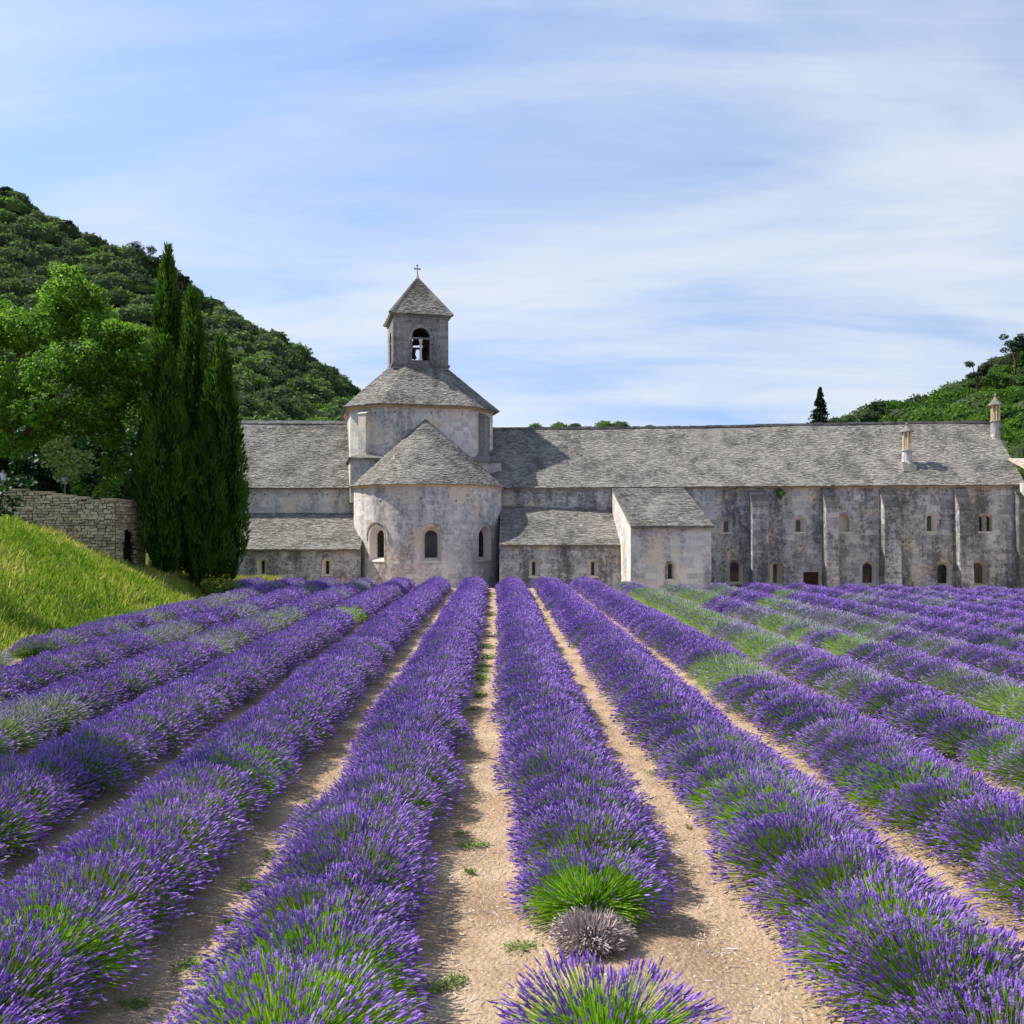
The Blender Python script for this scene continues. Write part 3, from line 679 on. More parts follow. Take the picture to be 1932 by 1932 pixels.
# ground floor
wadd(1387, 1056, 1101, 29, 16, bars=0); wadd(1464, 1060, 1103, 22, 7); wadd(1530, 1079, 1112, 28, 26, arch=False, door=True)
wadd(1639, 1058, 1103, 24, 17, bars=4); wadd(1781, 1060, 1104, 24, 17, bars=4); wadd(1848, 1058, 1104, 26, 18, bars=4)
# upper floor
wadd(1371, 978, 1005, 20, 8); wadd(1441, 978, 1005, 20, 8, blind=True); wadd(1508, 976, 1004, 22, 8); wadd(1590, 970, 1004, 24, 22, blind=True)
wadd(1757, 968, 1003, 20, 8); wadd(1852, 969, 1003, 11, 8.5); wadd(1866.5, 969, 1003, 11, 8.5)
wm0 = flat_map((WO[0] + U0 * wc, WO[1] + U0 * wsn), WA)
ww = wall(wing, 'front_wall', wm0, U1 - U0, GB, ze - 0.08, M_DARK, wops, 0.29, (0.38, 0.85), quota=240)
for o, iw, kw in wspec:
    door = kw.pop('door', False); bl = kw.get('blind', False); h = o[3] - o[2]
    if door:
        win = window(wing, ww, wm0, o, (o[1], o[2], o[3]), depth=0.18, band=0.08, mat=M_TRIM, pane=None, name='doorway')
        dm = MB(); nb = 6
        for i in range(nb):
            u_ = o[0] - o[1] / 2 + o[1] * (i + .5) / nb; dm.box(wm0(u_, (o[2] + o[3]) / 2, -0.16), (o[1] / nb - .012, 0.05, h), WA)
        dm.build('door', M_WOOD, win, wing)
    else:
        iz0 = o[2] + (0.10 if h > 1.2 else 0.03); iz1 = o[3] - (0.16 if iw < o[1] * .8 else 0.05)
        window(wing, ww, wm0, o, (iw, iz0, iz1), depth=0.40 if not bl else 0.30, band=0.06 if o[1] < .5 else 0.12, mat=M_TRIM, pane=M_TRIM if bl else M_GLASS, **kw)
putlogs(wing, ww, wm0, [(wu(p_) - U0, wz(p_, q)) for p_, q in ((1395, 968), (1482, 942), (1492, 967), (1536, 942), (1562, 1000), (1600, 930), (1704, 1023), (1893, 1040), (1716, 935), (1896, 1065))])
cornice(wing, wm0, 0, U1 - U0, ze - 0.03, 0.22, 0.18, 8)
ridge_off = 5.0
def wp(u, back, z): return np.array([WO[0] + u * wc - back * wsn, WO[1] + u * wsn + back * wc, z])
rf = plane_roof(wing, 'wing_roof', wp(U0, -0.32, ze - 0.16), wp(U1 + .15, -0.32, ze - 0.16), wp(U0, ridge_off, zr), wp(U1 + .15, ridge_off, zr), sag=0.035)
plane_roof(wing, 'wing_back_roof', wp(U1 + .15, 10.3, ze - .16), wp(U0, 10.3, ze - .16), wp(U1 + .15, ridge_off, zr), wp(U0, ridge_off, zr), course=0.5, wd=(.5, .9))
mb = MB(); k = 60
for i in range(k):
    u_ = U0 + (U1 - U0) * (i + .5) / k; P = wp(u_, ridge_off, zr + 0.02 + 0.035 * math.sin((i + .5) / k * 9 + 1) + random.uniform(-.02, .03)); mb.box(P, ((U1 - U0) / k - 0.03, 0.36, 0.15), WA)
mb.build('ridge_stones', M_ROOF, rf, wing)
mb = MB(); a_, b_ = wp(U1, 0, GB), wp(U1, 10, GB)
mb.add([a_, b_, wp(U1, 10, ze), wp(U1, ridge_off, zr - .13), wp(U1, 0, ze - .2)], [[0, 1, 2, 3, 4]])
mb.add([wp(U0, 10, GB), wp(U1, 10, GB), wp(U1, 10, ze), wp(U0, 10, ze)], [[0, 1, 2, 3]])
mb.build('gable_wall', M_DARK, wing)
def butt(pxl, pxr, py_top, py_sh, depth, bat):
    ua, ub = wu(pxl, depth), wu(pxr, depth); zt = wz(pxl, py_top); zs_ = CAMZ + (HZ - py_sh) * (WO[1] - depth + ua * wsn) / F
    mb = MB(); zb = 2.4
    P = lambda u, d, z: wm(u, z, d)
    V = [P(ua, 0, GB), P(ub, 0, GB), P(ub, depth + bat, GB), P(ua, depth + bat, GB), P(ua, 0, zb), P(ub, 0, zb), P(ub, depth, zb), P(ua, depth, zb),
         P(ua, 0, zt), P(ub, 0, zt), P(ub, depth, zs_), P(ua, depth, zs_), ]
    mb.add(np.array(V), [[3, 2, 6, 7], [7, 6, 10, 11], [0, 3, 7, 4], [4, 7, 11, 8], [2, 1, 5, 6], [6, 5, 9, 10], [11, 10, 9, 8]])
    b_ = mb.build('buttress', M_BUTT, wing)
    # block courses on the front and left faces, stepped capping stones
    z = GB + .5; fm = flat_map(wm(ua, 0, 0.0)[:2], WA); sm_ = flat_map(wm(ua, 0, 0.0)[:2], WA - PI / 2); st = MB()
    while z < zs_ - .1:
        ch = min(random.uniform(.26, .36), zs_ - z); n_ = random.choice((1, 2, 2)); cuts = [0] + sorted(random.uniform(.3, .7) for _ in range(n_ - 1)) + [1]
        dz = depth + bat * max(0.0, 1 - (z + ch - GB) / (zb - GB)); W_ = ub - ua
        for c0, c1 in zip(cuts[:-1], cuts[1:]):
            st.box(fm(W_ * (c0 + c1) / 2, z + ch / 2, dz - .05 + random.uniform(.002, .012)), (W_ * (c1 - c0) - .01, 0.1, ch - .01), WA)
        cc = random.choice((.45, .6))
        for c0, c1 in ((0, cc), (cc, 1)):
            st.box(sm_(depth * (c0 + c1) / 2, z + ch / 2, -.05 + random.uniform(.002, .012)), (depth * (c1 - c0) - .01, 0.1, ch - .01), WA - PI / 2)
        z += ch
    tag(st.build('stonework', M_BUTT, b_, wing), kind='stuff')
    cs = MB(); n_ = 7
    for i in range(n_):
        f = (i + .5) / n_; d_ = depth * (1 - f); z = zs_ + (zt - zs_) * f
        cs.box(wm((ua + ub) / 2, z + .04, d_ - 0.02), (ub - ua + .06, depth / n_ + .06, (zt - zs_) / n_ * 1.0), WA)
    cs.build('capping_stones', M_ROOF, b_, wing)
butt(1420, 1450, 926, 956, 1.4, 0.15); butt(1559, 1583, 926, 958, 1.25, 0.22); butt(1669, 1700, 926, 957, 1.2, 0.30)
butt(1811, 1836, 924, 962, 1.15, 0.28); butt(1923, 1952, 922, 940, 0.95, 0.30)
def chimney(px, py_base, py_neck, py_eave, py_top, back):
    u = wu(px, -back); y = WO[1] + u * wsn + back * wc; s_ = y / F; P = wp(u, back, 0)
    z = lambda q: CAMZ + (HZ - q) * s_
    zb, zn, zv, zt = z(py_base) - .3, z(py_neck), z(py_eave), z(py_top)
    mb = MB(); mb.lathe((P[0], P[1], 0), [(0.40, zb), (0.37, zb + .45), (0.30, zb + .65), (0.28, zn - .08), (0.34, zn - .06), (0.34, zn), (0.0, zn)], 12)
    ch = mb.build('chimney', M_DARK, wing, smooth=False)
    mb = MB()
    for i in range(6):
        a = i * PI / 3 + .3; mb.lathe((P[0] + .23 * math.cos(a), P[1] + .23 * math.sin(a), 0), [(0.062, zn), (0.05, zn + .1), (0.05, zv - .06), (0.07, zv)], 6)
    mb.build('colonnettes', M_CORN, ch, wing)
    mb = MB(); h_ = zt - zv; mb.lathe((P[0], P[1], 0), [(0.0, zv - .01), (0.42, zv - .01), (0.41, zv + .06), (0.22, zv + .38 * h_), (0.10, zv + .58 * h_), (0.06, zv + .72 * h_), (0.11, zv + .80 * h_), (0.08, zv + .92 * h_), (0.0, zt)], 12)
    mb.build('chimney_cap', M_ROOF, ch, wing)
    mb = MB(); zz_ = z(py_base); 
    V = [np.array([P[0] + sx * .42, P[1] + sy, q]) for sx in (-1, 1) for sy, q in ((-0.55, zz_ - .35), (-0.30, zz_ + .25), (0.4, zz_ + .25), (0.4, zz_ - .35))]
    mb.add(np.array(V), [[0, 1, 2, 3], [7, 6, 5, 4], [0, 4, 5, 1], [1, 5, 6, 2]]); mb.build('chimney_base', M_ROOF, ch, wing)
chimney(1711, 880, 849, 815, 797, 1.25); chimney(1878, 838, 794, 765, 742, 3.7)
# ivy tuft hanging under the eaves
# ================================================================ annex (lean-to block in front of the wing)
annex = thing('stone_annex', (8.5, 48, -0.6), 'square stone annex with lean-to slab roof and one slit window', 'building')
AY = 48.0; ax0, ax1 = 6.33, 10.62; aze, azt = 3.52, 6.02
am = flat_map((ax0, AY), 0.0); o = ((1265 - CX) * AY / F - ax0, 0.36, wz(1265, 1092) + .55, 1.62, True); o = (o[0], 0.36, 0.62, 1.52, True)
aw = wall(annex, 'front_wall', am, ax1 - ax0, GB, aze - .07, M_WALL, (o,), 0.28, (0.35, 0.75), quota=150)
window(annex, aw, am, o, (0.2, 0.66, 1.45), depth=0.22, band=0.10)
cornice(annex, am, -0.02, ax1 - ax0 + .02, aze - .02, 0.13, 0.13)
YB = 57.6
lm = flat_map((ax0, YB), -PI / 2)
sidew = wall(annex, 'side_wall', lm, YB - AY, GB, azt, M_WALL, (), 0.28, (0.35, 0.75), quota=150, top=lambda u: azt - .15 + (aze - azt) * u / (YB - AY))
bpy.data.objects.remove(sidew.children[0]) if False else None
# trim the sheet of the side wall to the roof slope
me = sidew.data; inv = ROOT[annex.name].inverted()
for v in me.vertices:
    wv = inv @ v.co; f = (YB - wv.y) / (YB - AY); lim = azt - .1 + (aze - azt) * f
    if wv.z > lim: v.co.z += lim - wv.z
mb = MB(); mb.add([(ax1, AY, GB), (ax1, YB, GB), (ax1, YB, azt - .1), (ax1, AY, aze - .1)], [[0, 1, 2, 3]]); mb.build('end_wall', M_WALL, annex)
plane_roof(annex, 'annex_roof', (ax0 - .04, AY - .28, aze - .06), (ax1 + .1, AY - .28, aze - .06), (ax0 - .04, YB - 0.3, azt), (ax1 + .1, YB - .9, azt))
# coping stones on the sloping left edge
# ---- neighbouring building at the right edge
nb = thing('neighbouring_house', (31.6, 50, -0.6), 'stone house with pale orange tile roof at the right end of the wing', 'building')
hm_ = flat_map((29.75, 50.2), WA)
hw = wall(nb, 'front_wall', hm_, 6.0, GB, 6.05, M_WALL, (), 0.3, (0.4, 0.8), quota=60)
mb = MB(); q0, q1 = hm_(0, 0, 0), hm_(0, 0, -6)
mb.add([(q0[0], q0[1], GB), (q1[0], q1[1], GB), (q1[0], q1[1], 6.05), (q0[0], q0[1], 6.05)], [[0, 3, 2, 1]]); mb.build('side_wall', M_WALL, nb)
plane_roof(nb, 'tile_roof', hm_(-.2, 6.1, .4), hm_(6.2, 6.1, .4), hm_(-.2, 7.6, -4.5), hm_(6.2, 7.6, -4.5), mat=M_TILE, course=0.3, wd=(.2, .24))
mb = MB(); mb.box(hm_(3, 5.98, .16), (6.3, .5, .1), WA); mb.build('eaves_board', M_WOOD, nb)

# ================================================================ dry-stone wall on the bank
swall = thing('stone_wall', (-20.8, 42.2, 1.5), 'dry-stone garden wall with a dark arched doorway behind the grass bank', 'wall')
WX1 = (218 - CX) * 42 / F; WX0 = WX1 - 9.0
dm_ = flat_map((WX0, 42.0), 0.0); rm_ = flat_map((WX1, 42.0), PI / 2)
def rubble(m, ln, z0f, z1f, opens, quota, parent_name):
    mb = MB(); k = 24; us = np.linspace(0, ln, k + 1)
    part = None
    def blocked(u, z):
        for o in opens:
            h = half_w(o, z)
            if h is not None and abs(u - o[0]) < h: return True
        return False
    for ua, ub in zip(us[:-1], us[1:]):
        zs_ = np.arange(min(z0f(ua), z0f(ub)), max(z1f(ua), z1f(ub)), 0.15)
        for z in zs_:
            zt = min(z + .15, z1f((ua + ub) / 2))
            if zt <= z or blocked((ua + ub) / 2, z + .07): continue
            mb.add(np.array([m(ua, z, 0), m(ub, z, 0), m(ub, zt, 0), m(ua, zt, 0)]), [[0, 1, 2, 3]])
    part = mb.build(parent_name, M_MORTAR, swall)
    ex = MB(); inv = ROOT[swall.name]; cnt = 0; bl = []
    z = min(z0f(0), z0f(ln))
    while z < max(z1f(0), z1f(ln)):
        ch = random.uniform(0.07, 0.16); u = 0
        while u < ln:
            wd = random.uniform(0.12, 0.42) * (0.8 + ch * 2); e = min(u + wd, ln); uc = (u + e) / 2
            if z > z0f(uc) - .3 and z + ch < z1f(uc) + .05 and not any(blocked(q, z + ch / 2) for q in (u, uc, e)): bl.append((uc, e - u, z + ch / 2, ch))
            u = e
        z += ch
    bl.sort(key=lambda b_: -b_[1] * b_[3])
    for uc, wd, zc_, ch in bl:
        d_ = random.uniform(-0.03, 0.03); P = m(uc, zc_ + random.uniform(-.02, .02), d_ - .03); sz = (wd - .02 - random.uniform(0, .05), .14, (ch - .015) * random.uniform(.72, 1.12))
        M = Matrix.Translation(Vector(P)) @ Matrix.Rotation(m.rot(uc) + random.uniform(-.08, .08), 4, 'Z') @ Matrix.Rotation(random.uniform(-.07, .07), 4, 'Y') @ Matrix.Diagonal((*sz, 1))
        if cnt < quota: inst('stone', unit_cube(M_RUBBLE), part, inv @ M); cnt += 1
        else: ex.box(P, sz, m.rot(uc))
    if ex.n: tag(ex.build('stonework', M_RUBBLE, part, swall), kind='stuff')
    return part
ztop = lambda u: 4.62 + np.interp(u, [0, 4.2, 5.0, 7.8, 9], [0.55, 0.5, 0.42, 0.0, 0.0])
f_part = rubble(dm_, 9.0, lambda u: float(bank_z(WX0 + u, 42.0)) - .25, ztop, (), 220, 'front_wall')
dopen = (1.35, 1.0, 0.9, 3.25, True)
r_part = rubble(rm_, 3.4, lambda u: 0.9, lambda u: 4.6, (dopen,), 80, 'side_wall')
cp = MB(); u = 0
while u < 9.0:
    wd = random.uniform(.35, .7); P = dm_(min(u + wd / 2, 8.9), float(ztop(u + wd / 2)) + random.uniform(.0, .07), -0.14); cp.box(P, (wd - .02, .42, random.uniform(.07, .15)), random.uniform(-.03, .03)); u += wd
for i in range(6): cp.box(rm_(.3 + i * .55, 4.66, -0.14), (.52, .4, .10), PI / 2)
cp.build('coping_stones', M_RUBBLE, f_part, swall)
mb = MB(); mb.box(rm_(dopen[0], 2.05, -0.5), (1.05, .06, 2.5), PI / 2); mb.build('door', M_WOOD, r_part, swall)
mb = MB(); mb.add([(WX0, 42.5, .5), (WX1 - .4, 42.5, .5), (WX1 - .4, 42.5, 4.6), (WX1 - 4, 42.5, 5.0), (WX0, 42.5, 5.1)], [[4, 3, 2, 1, 0]])
mb.add([(WX1 - .6, 42.3, .5), (WX1 - .6, 45.4, .5), (WX1 - .6, 45.4, 4.6), (WX1 - .6, 42.3, 4.6)], [[0, 3, 2, 1]]); mb.build('back_wall', M_MORTAR, swall)

# lamps behind the wall
def lamp(px, D, ztop_, label):
    x = (px - CX) * D / F; zb = float(bank_z(x, D)) - .1
    t_ = thing('garden_lamp', (x, D, zb), label, 'lamp', 'garden lamps behind the stone wall')
    mb = MB(); mb.lathe((x, D, 0), [(0.09, zb), (0.05, zb + .3), (0.035, ztop_ - .45), (0.06, ztop_ - .42)], 8); mb.build('post', M_IRON, t_)
    mb = MB(); mb.lathe((x, D, 0), [(0.09, ztop_ - .42), (0.17, ztop_ - .10), (0.0, ztop_ - .10)], 6); mb.build('lantern', M_LAMP, t_)
    mb = MB(); mb.lathe((x, D, 0), [(0.20, ztop_ - .10), (0.10, ztop_), (0.02, ztop_ + .1), (0, ztop_ + .1)], 6); mb.build('lantern_cap', M_IRON, t_)
lamp(123, 43.6, CAMZ + (HZ - 897) * 43.6 / F, 'garden lamp with pale lantern below the olive-green shrub')
lamp(6, 43.6, CAMZ + (HZ - 890) * 43.6 / F, 'garden lamp at the left edge above the dry-stone wall')

# ================================================================ vegetation
LEAF4 = np.array([[0, -0.5, 0], [0.34, 0, 0.06], [0, 0.5, 0], [-0.34, 0, 0.06]]); LEAFQ = np.array([[0, 1, 2, 3]])
def leaves(mb, P, outward, size, tint, mat=0, jitter=0.8):
    n = len(P); nrm = outward * 0.8 + rng.normal(size=(n, 3)) * jitter; nrm[:, 2] += 0.35
    M = frames(nrm); M = M * (size * rng.uniform(0.6, 1.3, n))[:, None, None] if np.isscalar(size) else M * size[:, None, None]
    V, Fc = rep(LEAF4, LEAFQ, M, P); mb.add(V, Fc, mat, np.clip(tint, 0, 1))
def blob_leaves(mb, c, r, n, size, t0=0.5, tv=0.3, squash=1.0, mat=0, shell=0.55):
    d = rng.normal(size=(n, 3)); d /= np.linalg.norm(d, axis=1, keepdims=True)
    rad = r * (shell + (1 - shell) * rng.uniform(0, 1, n) ** 0.6) * (1 + 0.22 * wob(d[:, 0] * 3 + c[0], d[:, 1] * 3 + d[:, 2] * 2.3 + c[1], 1.7))
    P = np.array(c) + d * rad[:, None] * np.array([1, 1, squash])
    leaves(mb, P, d, size, t0 + rng.normal(size=n) * tv * .6 + rng.uniform(-.1, .1), mat)
def tree(name, blobs, trunk, mat, size, per, label, cat='tree', group=None, t0=0.5, tv=0.35, sub=13):
    """blobs: (x,y,z,r); each blob is broken into smaller leaf clumps; trunk: list of (points, radii)"""
    base = trunk[0][0][0]; t_ = thing(name, tuple(base), label, cat, group)
    mb = MB()
    for i, (P, rr) in enumerate(trunk): mb.tube(P, rr, 7)
    mb.build('trunk', M_BARK, t_)
    mb = MB()
    for (x, y, z, r) in blobs:
        tb = t0 + random.uniform(-.12, .12)
        for k_ in range(sub):
            d = rng.normal(size=3); d /= np.linalg.norm(d); d[2] = d[2] * .8 + .12
            rr = r * random.uniform(.22, .50); c = np.array([x, y, z]) + d * (r - rr * .75) * random.uniform(.7, 1.12)
            blob_leaves(mb, c, rr, int(per * (rr / 0.6) ** 2), size, tb + random.uniform(-.1, .1), tv, 0.8, 0, 0.35)
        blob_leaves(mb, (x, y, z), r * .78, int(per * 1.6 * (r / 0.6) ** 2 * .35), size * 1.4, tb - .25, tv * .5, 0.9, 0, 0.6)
    mb.build('crown', mat, t_)
    return t_
def B(px, py, rpx, D): x, z = xz(px, py, D); return (x, D, z, rpx * D / F)
# big deciduous tree at the left
D = 45.5
tb = np.array([(-66 - CX) * D / F, D, float(bank_z((-66 - CX) * D / F, D)) - .2])
def lim(*pts): return [np.array([*(xz(px, py, d_))[:1], d_, xz(px, py, d_)[1]]) for px, py, d_ in pts]
limbs = [([tb, at(-40, 900, D), at(0, 830, D)], [.42, .34, .27]), (lim((0, 830, D), (50, 780, D), (100, 745, D - .5), (170, 690, D - 1)), [.26, .17, .12, .05]),
         (lim((0, 830, D), (20, 740, D), (40, 650, D), (70, 580, D)), [.22, .15, .1, .04]), (lim((50, 780, D), (120, 770, D), (200, 740, D)), [.13, .1, .04]),
         (lim((40, 690, D), (110, 620, D), (160, 560, D)), [.12, .08, .03]), (lim((20, 850, D), (60, 805, 44.5), (110, 790, 43.5)), [.2, .13, .05])]
bl = [B(128, 556, 52, 45), B(165, 610, 62, 46), B(95, 610, 58, 44.5), B(40, 625, 55, 45), B(5, 600, 50, 46), B(-50, 640, 80, 45), B(215, 665, 58, 45), B(255, 680, 40, 44),
      B(150, 690, 62, 43.5), B(90, 700, 62, 43), B(30, 720, 58, 44), B(-40, 760, 80, 45), B(210, 740, 55, 45), B(170, 770, 60, 44), B(240, 770, 42, 46), B(120, 800, 55, 45.5),
      B(200, 815, 48, 46), B(60, 650, 55, 47), B(130, 530, 38, 45.5), B(175, 560, 35, 46), B(190, 630, 40, 44), B(225, 628, 34, 44.4), B(255, 630, 26, 44.6), B(15, 780, 45, 43.5), B(62, 775, 40, 43), B(20, 840, 40, 44), B(75, 830, 30, 46), B(250, 720, 40, 45)]
tree('broadleaf_tree', bl, limbs, M_LEAF, 0.165, 140, 'large bright green broadleaf tree filling the left edge above the wall', t0=0.55)
# shaded wood behind it
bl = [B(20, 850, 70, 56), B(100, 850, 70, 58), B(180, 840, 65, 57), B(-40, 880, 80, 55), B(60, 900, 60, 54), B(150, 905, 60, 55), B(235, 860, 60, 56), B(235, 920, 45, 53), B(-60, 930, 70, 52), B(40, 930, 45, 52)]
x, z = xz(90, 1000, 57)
tree('shade_tree', bl, [([np.array([x, 57, float(bank_z(x, 57)) - .3]), np.array([x, 57, 8.0])], [.3, .2])], M_LEAF_SHADE, 0.32, 42, 'dark shaded tree in the gloom behind the dry-stone wall', t0=0.35)
bl = [B(110, 850, 36, 43.4), B(152, 872, 34, 43.6), B(125, 892, 30, 43.4), B(92, 866, 24, 43.5)]
x, z = xz(150, 950, 44.6); zb = float(bank_z(x, 44.6)) - .2
tree('olive_shrub', bl, [([np.array([x, 44.6, zb]), np.array([x, 44.6, 5.5])], [.12, .06])], M_OLIVE, 0.16, 75, 'pale olive-green shrub behind the wall, beside the lamp', 'shrub', t0=0.6)
bl = [B(205, 880, 26, 44.8), B(238, 875, 24, 45.2), B(222, 905, 24, 45), B(250, 905, 20, 45.5), B(150, 928, 22, 43.6), B(195, 925, 20, 43.8)]
x, z = xz(215, 950, 44.8); zb = float(bank_z(x, 44.8)) - .2
tree('leafy_shrub', bl, [([np.array([x, 44.8, zb]), np.array([x + .4, 44.8, 4.6]), np.array([x + .9, 44.8, 6.2])], [.09, .07, .03]), ([np.array([x, 44.8, zb]), np.array([x - .5, 44.8, 5.6])], [.08, .03])], M_LEAF, 0.19, 60, 'thin-stemmed green shrub between the wall top and the cypresses', 'shrub', t0=0.5)
# tree at the very left edge whose low branch dips over the bank
D = 27.0; x = (-230 - CX) * D / F; zb = float(bank_z(x, D)) - .2
bl = [B(-35, 920, 42, D), B(10, 938, 28, D), B(30, 945, 18, D + .3), B(-10, 970, 24, D), B(20, 968, 12, D), B(-90, 900, 50, D), B(38, 935, 11, D), B(-170, 840, 70, D)]
tree('overhanging_tree', bl, [([np.array([x, D, zb]), np.array([x, D, zb + 4]), at(-180, 820, D)], [.25, .2, .1]), ([np.array([x, D, zb + 3]), at(-90, 900, D), at(35, 945, D)], [.12, .07, .02])], M_LEAF_SHADE, 0.15, 60,
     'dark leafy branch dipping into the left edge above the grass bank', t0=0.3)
# trees outside the frame whose shade falls on the lavender at the lower left
for (x, y, h) in ():
    zb = float(bank_z(x, y)) - .2
    bl = [(x + random.uniform(-.6, .6), y + random.uniform(-.6, .6), zb + h * f, 1.9 * (1.15 - f * .6)) for f in (.4, .52, .64, .76, .9)]
    tree('bank_tree', bl, [([np.array([x, y, zb]), np.array([x, y, zb + h * .9])], [.2, .06])], M_LEAF_SHADE, 0.35, 22, 'leafy tree on the grass bank left of the view, its shade on the lavender', group='trees on the bank outside the frame')

# ---- cypresses
def cypress(px, D, tip_py, hw, base_py, label, tip_px=None, lean=0, n=5200, prof=None):
    x, zb = xz(px, base_py, D); tip_px = tip_px or px; xt, zt = xz(tip_px, tip_py, D); H = zt - zb; r = hw * D / F
    t_ = thing('cypress_tree', (x, D, zb), label, 'cypress', 'cypress trees by the wall')
    mb = MB(); mb.tube([(x, D, zb - .4), (x, D, zb + H * .5), (xt, D, zt - .4)], [.22, .12, .02], 7); mb.build('trunk', M_BARK, t_)
    ph = prof or ([0, .03, .10, .20, .38, .55, .70, .82, .92, 1.0], [.15, .35, .72, .96, 1.0, .88, .66, .46, .26, .03])
    core = MB(); seg = 14; zs_ = np.linspace(0.01, .97, 26); V = []
    for f in zs_:
        rr = np.interp(f, *ph) * r * .74
        for j in range(seg):
            a = 2 * PI * j / seg; q = rr * (1 + .16 * math.sin(3 * a + f * 5) + .10 * math.sin(7 * a + f * 17 + px) + .07 * math.sin(13 * a - f * 41)); V.append((x + (xt - x) * f + q * math.cos(a), D + q * math.sin(a), zb + f * H))
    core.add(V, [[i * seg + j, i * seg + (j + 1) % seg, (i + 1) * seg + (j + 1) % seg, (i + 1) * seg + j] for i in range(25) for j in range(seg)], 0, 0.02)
    # upright sprays grouped into plumes
    n = int(n * 2.6); npl = 330; f = rng.uniform(0.0, .985, npl) ** 0.9; a = rng.uniform(0, 2 * PI, npl)
    rr = np.interp(f, *ph) * r * (1 + .16 * np.sin(3 * a + f * 5) + .10 * np.sin(7 * a + f * 17 + px))
    k = n // npl; ff = np.repeat(f, k) + rng.normal(0, .022, npl * k); aa = np.repeat(a, k) + rng.normal(0, .12, npl * k)
    rad = np.repeat(rr * rng.uniform(.80, 1.14, npl), k) * rng.uniform(.78, 1.07, npl * k)
    ff = np.clip(ff, 0, 1.0); rad = np.minimum(rad, np.interp(ff, *ph) * r * 1.15 + .05)
    P = np.stack([x + (xt - x) * ff + rad * np.cos(aa), D + rad * np.sin(aa), zb + ff * H], 1)
    d = np.stack([np.cos(aa) * .45, np.sin(aa) * .45, np.full(len(aa), 1.0)], 1) + rng.normal(size=(len(aa), 3)) * .22
    M = frames(d); ln = rng.uniform(.14, .38, len(aa)); wd = rng.uniform(.022, .05, len(aa))
    M = np.stack([M[:, :, 0] * wd[:, None], M[:, :, 1] * wd[:, None], M[:, :, 2] * ln[:, None]], 2)
    T = np.array([[-.6, 0, 0], [.6, 0, 0], [.8, .3, .45], [0, 0, 1], [-.8, -.3, .45]]); 
    V, Fc = rep(T, [[0, 1, 2, 3]], M, P); tint = np.repeat(np.repeat(rng.uniform(.15, .95, npl), k) * .6 + rng.uniform(0, .4, npl * k), 1)
    core.add(V, Fc, 0, tint); V, Fc = rep(T, [[0, 2, 3, 4]], M, P); core.add(V, Fc, 0, tint)
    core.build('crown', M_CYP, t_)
cypress(326, 47.0, 468, 40, 1100, 'tallest cypress, its curled tip highest of the dark clump', tip_px=316, n=6500)
cypress(312, 44.6, 640, 46, 1088, 'broad front cypress at the left of the clump, in front of the tallest', tip_px=312, n=6500, prof=([0, .04, .12, .25, .45, .62, .78, .9, 1], [.15, .42, .80, 1, .97, .82, .58, .32, .04]))
cypress(368, 46.2, 545, 38, 1100, 'middle cypress with the second highest pointed tip', tip_px=364, n=6000)
cypress(388, 45.0, 762, 33, 1108, 'low cypress at the front centre of the clump', n=4500, prof=([0, .06, .2, .4, .6, .8, 1], [.2, .55, .95, 1, .85, .5, .03]))
cypress(426, 45.6, 640, 37, 1104, 'rightmost cypress against the pale nave roof', tip_px=414, n=6000, prof=([0, .04, .12, .25, .45, .62, .78, .9, 1], [.12, .40, .82, 1, .98, .88, .68, .42, .05]))
cypress(276, 45.4, 790, 20, 1010, 'small slim cypress at the left foot of the clump', n=2600)

# cypress on the bank just left of the frame; its long shade crosses the near lavender rows
x, y = -16.6, 13.1; zb = float(bank_z(x, y))
cypress(CX + x * F / y, y, HZ - (17.4 - CAMZ) * F / y, 1.45 * F / y, HZ - (zb - CAMZ) * F / y, 'lone cypress on the grass bank left of the view, its shade on the near rows', n=3200)

# ---- hillside woods
def crown_mesh(name, mat, n, kind, core=True, lsz=.17):
    mb = MB(); 
    d = rng.normal(size=(n, 3)); d /= np.linalg.norm(d, axis=1, keepdims=True); d[:, 2] = np.abs(d[:, 2]) * .9 - .12
    lump = 1 + .24 * wob(d[:, 0] * 4, d[:, 1] * 4 + d[:, 2] * 3, 1.1, kind * 1.7)
    P = d * (lump * rng.uniform(.72, 1.06, n))[:, None] * np.array([1, 1, .85])
    leaves(mb, P, d, lsz, 0.5 + .25 * rng.normal(size=n) + .5 * (lump - 1), 0, 0.6)
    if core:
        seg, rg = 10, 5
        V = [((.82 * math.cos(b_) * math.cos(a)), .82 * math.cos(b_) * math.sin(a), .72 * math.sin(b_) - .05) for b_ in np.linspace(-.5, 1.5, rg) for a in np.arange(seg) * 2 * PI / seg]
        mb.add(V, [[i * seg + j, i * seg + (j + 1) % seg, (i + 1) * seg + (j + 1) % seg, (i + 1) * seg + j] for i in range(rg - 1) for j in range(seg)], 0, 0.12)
    return mb
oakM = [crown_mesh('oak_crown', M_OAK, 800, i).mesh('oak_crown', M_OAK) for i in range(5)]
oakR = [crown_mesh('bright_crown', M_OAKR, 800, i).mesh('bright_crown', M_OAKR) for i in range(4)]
far = crown_mesh('far', M_OAK, 130, 2, True, .27)
FV = np.concatenate(far.v)
